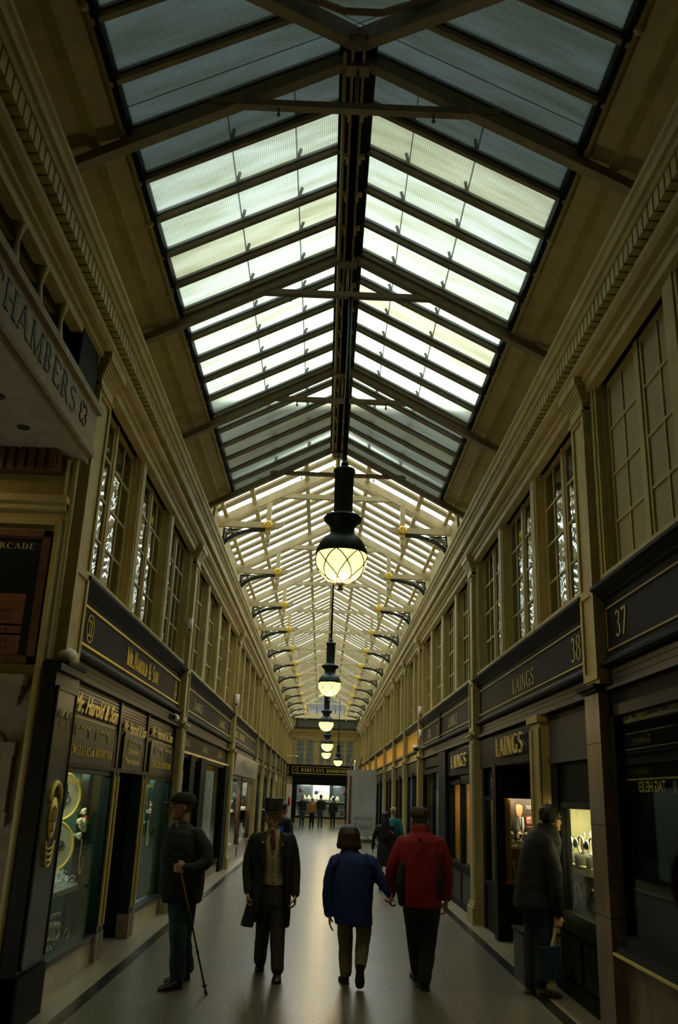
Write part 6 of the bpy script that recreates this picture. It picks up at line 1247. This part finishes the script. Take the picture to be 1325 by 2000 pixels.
# the rest, further off
def walker(lab, x, Y, h, face, top, bot, hairm, sh=.21, skirt=False, arm=.0, hairlong=0., coat=0., skin_leg=False, vox=.02, bag=None):
    r = person(lab, x, Y); k = h/1.72; f = Vector((sin(face), -cos(face), 0)); s_ = Vector((cos(face), sin(face), 0))
    W = lambda a, b_, z: Vector((x, Y, 0))+s_*a*k+f*b_*k+Vector((0, 0, z*k))
    def ring(z, a, b_, dy=0): return [W(a*cos(t_), b_*sin(t_)+dy, z) for t_ in [2*pi*j/18 for j in range(18)]]
    tr = [ring(.86, .165, .12), ring(1.0, .155, .115), ring(1.12, .15, .115), ring(1.3, .18, .125), ring(1.4, sh*.88, .11), ring(1.46, .08, .07)]
    if coat: tr = [ring(.86-coat, .185, .14)]+tr
    arms = [([W(q*(sh-.035), 0, 1.38), W(q*(sh+.035+arm), -.02, 1.12), W(q*(sh+.03+arm), .08, .90)], [.055*k, .048*k, .038*k]) for q in (-1, 1)]
    legs = [([W(q*.085, 0, .88), W(q*.085, .03*q, .48), W(q*.08, -.05*q, .10)], [.085*k, .062*k, .048*k]) for q in (-1, 1)]
    b = M(True); b.rings([[p.lerp(Vector((x, Y, p.z)), .12) for p in q] for q in tr]); 
    for pts, rad in arms: cap(b, pts, [q*.75 for q in rad], 8); hand(b, pts[-1], (pts[-1]-pts[-2]), -s_ if pts[0].x > x else s_, f, .5, k)
    for pts, rad in legs: cap(b, pts, [q*.8 for q in rad], 8)
    Mx, kk = head(b, W(0, 0, 1.49), .232*k, face); cap(b, [W(0, 0, 1.40), W(0, .01, 1.54)], [.05*k, .048*k]); blob('body', b, SKIN, r, vox*.6, 1)
    b = M(True); b.rings(tr); [cap(b, *a_) for a_ in arms]; blob('top', b, top, r, vox, 2)
    if skirt: b = M(True); b.rings([ring(.52, .19, .15), ring(.7, .185, .145), ring(.9, .175, .135), ring(1.0, .15, .115)]); blob('skirt', b, bot, r, vox, 2)
    else: b = M(True); [cap(b, *l) for l in legs]; b.rings([ring(.80, .165, .12), ring(.95, .16, .118)]); blob('trousers', b, bot, r, vox, 2)
    b = M(True); hair_cap(b, Mx, kk, .232*k, .35, .014, .72)
    if hairlong: b.rings([ring(1.55-hairlong, .09, .05, -.10), ring(1.45, .10, .06, -.09), ring(1.60, .09, .08, -.04), ring(1.68, .06, .06, -.03)])
    blob('hair', b, hairm, r, vox*.7, 2)
    for q in (-1, 1): a_ = W(q*.08, -.05*q-.03, 0); shoe(r, a_, a_+f*.24*k, w=.042*k, sole=False)
    return r
HB = mat('blonde_hair', (.42, .32, .15), .7, noise=.4, nscale=40)
q = P(752, 1640, 19); w6 = walker('person with very long dark hair in black dress walking away beyond the couple', q.x, 19, 1.50, pi, BLKC, BLKC, HAIRD, skirt=True, hairlong=.42, arm=.03)
hb_ = thing('shoulder_bag', 'small black bag on the back of the long-haired person in black dress', 'bag', (q.x+.12, 18.87, 1.05)); M(True).ball((0, 0, 0), .09, 10, (1, .45, 1.2)).build('bag_body', BLKC, hb_); M(True).ball((.03, -.05, .05), .012, 6).build('buckle', STEEL, hb_)
q = P(769, 1600, 22.5); walker('person with blonde hair in teal jacket beyond the long-haired one, right', q.x, 22.5, 1.56, pi-.4, cm('teal_jacket', (.01, .16, .19)), BLKC, HB)
q = P(553, 1600, 17.5); walker('person mostly hidden behind the top hat, in black coat', q.x, 17.5, 1.62, pi*.8, BLKC, BLKC, HAIRD); bb_ = thing('carrier_bag', 'bright blue bag glimpsed beside the top hat person', 'bag', (q.x-.05, 17.3, 1.0)); M().box(-.07, .07, -.05, .05, -.2, .2).build('bag_body', mat('bright_blue_bag', (.02, .13, .5), .5), bb_); M(True).tube([(-.05, 0, .2), (0, 0, .32), (.05, 0, .2)], .008, 6).build('handle', BLKC, bb_)
OR = cm('mustard_cardigan', (.50, .23, .02))
for lab, u, Yd, h, fc, tp, bt, hm in (('person in dark jacket facing the camera before the far window, leftmost of four', 590, 53, 1.74, 0., BLKC, DENIM, HAIRD),
        ('person in mustard yellow top and black trousers before the far window', 609.5, 51, 1.62, pi, OR, BLKC, HB), ('tall person in dark jacket and blue jeans before the far window', 626, 53, 1.80, pi, BLKC, DENIM, HAIRD),
        ('slim person in dark clothes, rightmost of four before the far window', 650.5, 53, 1.68, pi, BLKC, BLKC, HAIRD)):
    q = P(u, 1590, Yd); walker(lab, q.x, Yd, h, fc, tp, bt, hm, sh=.20, vox=.026)
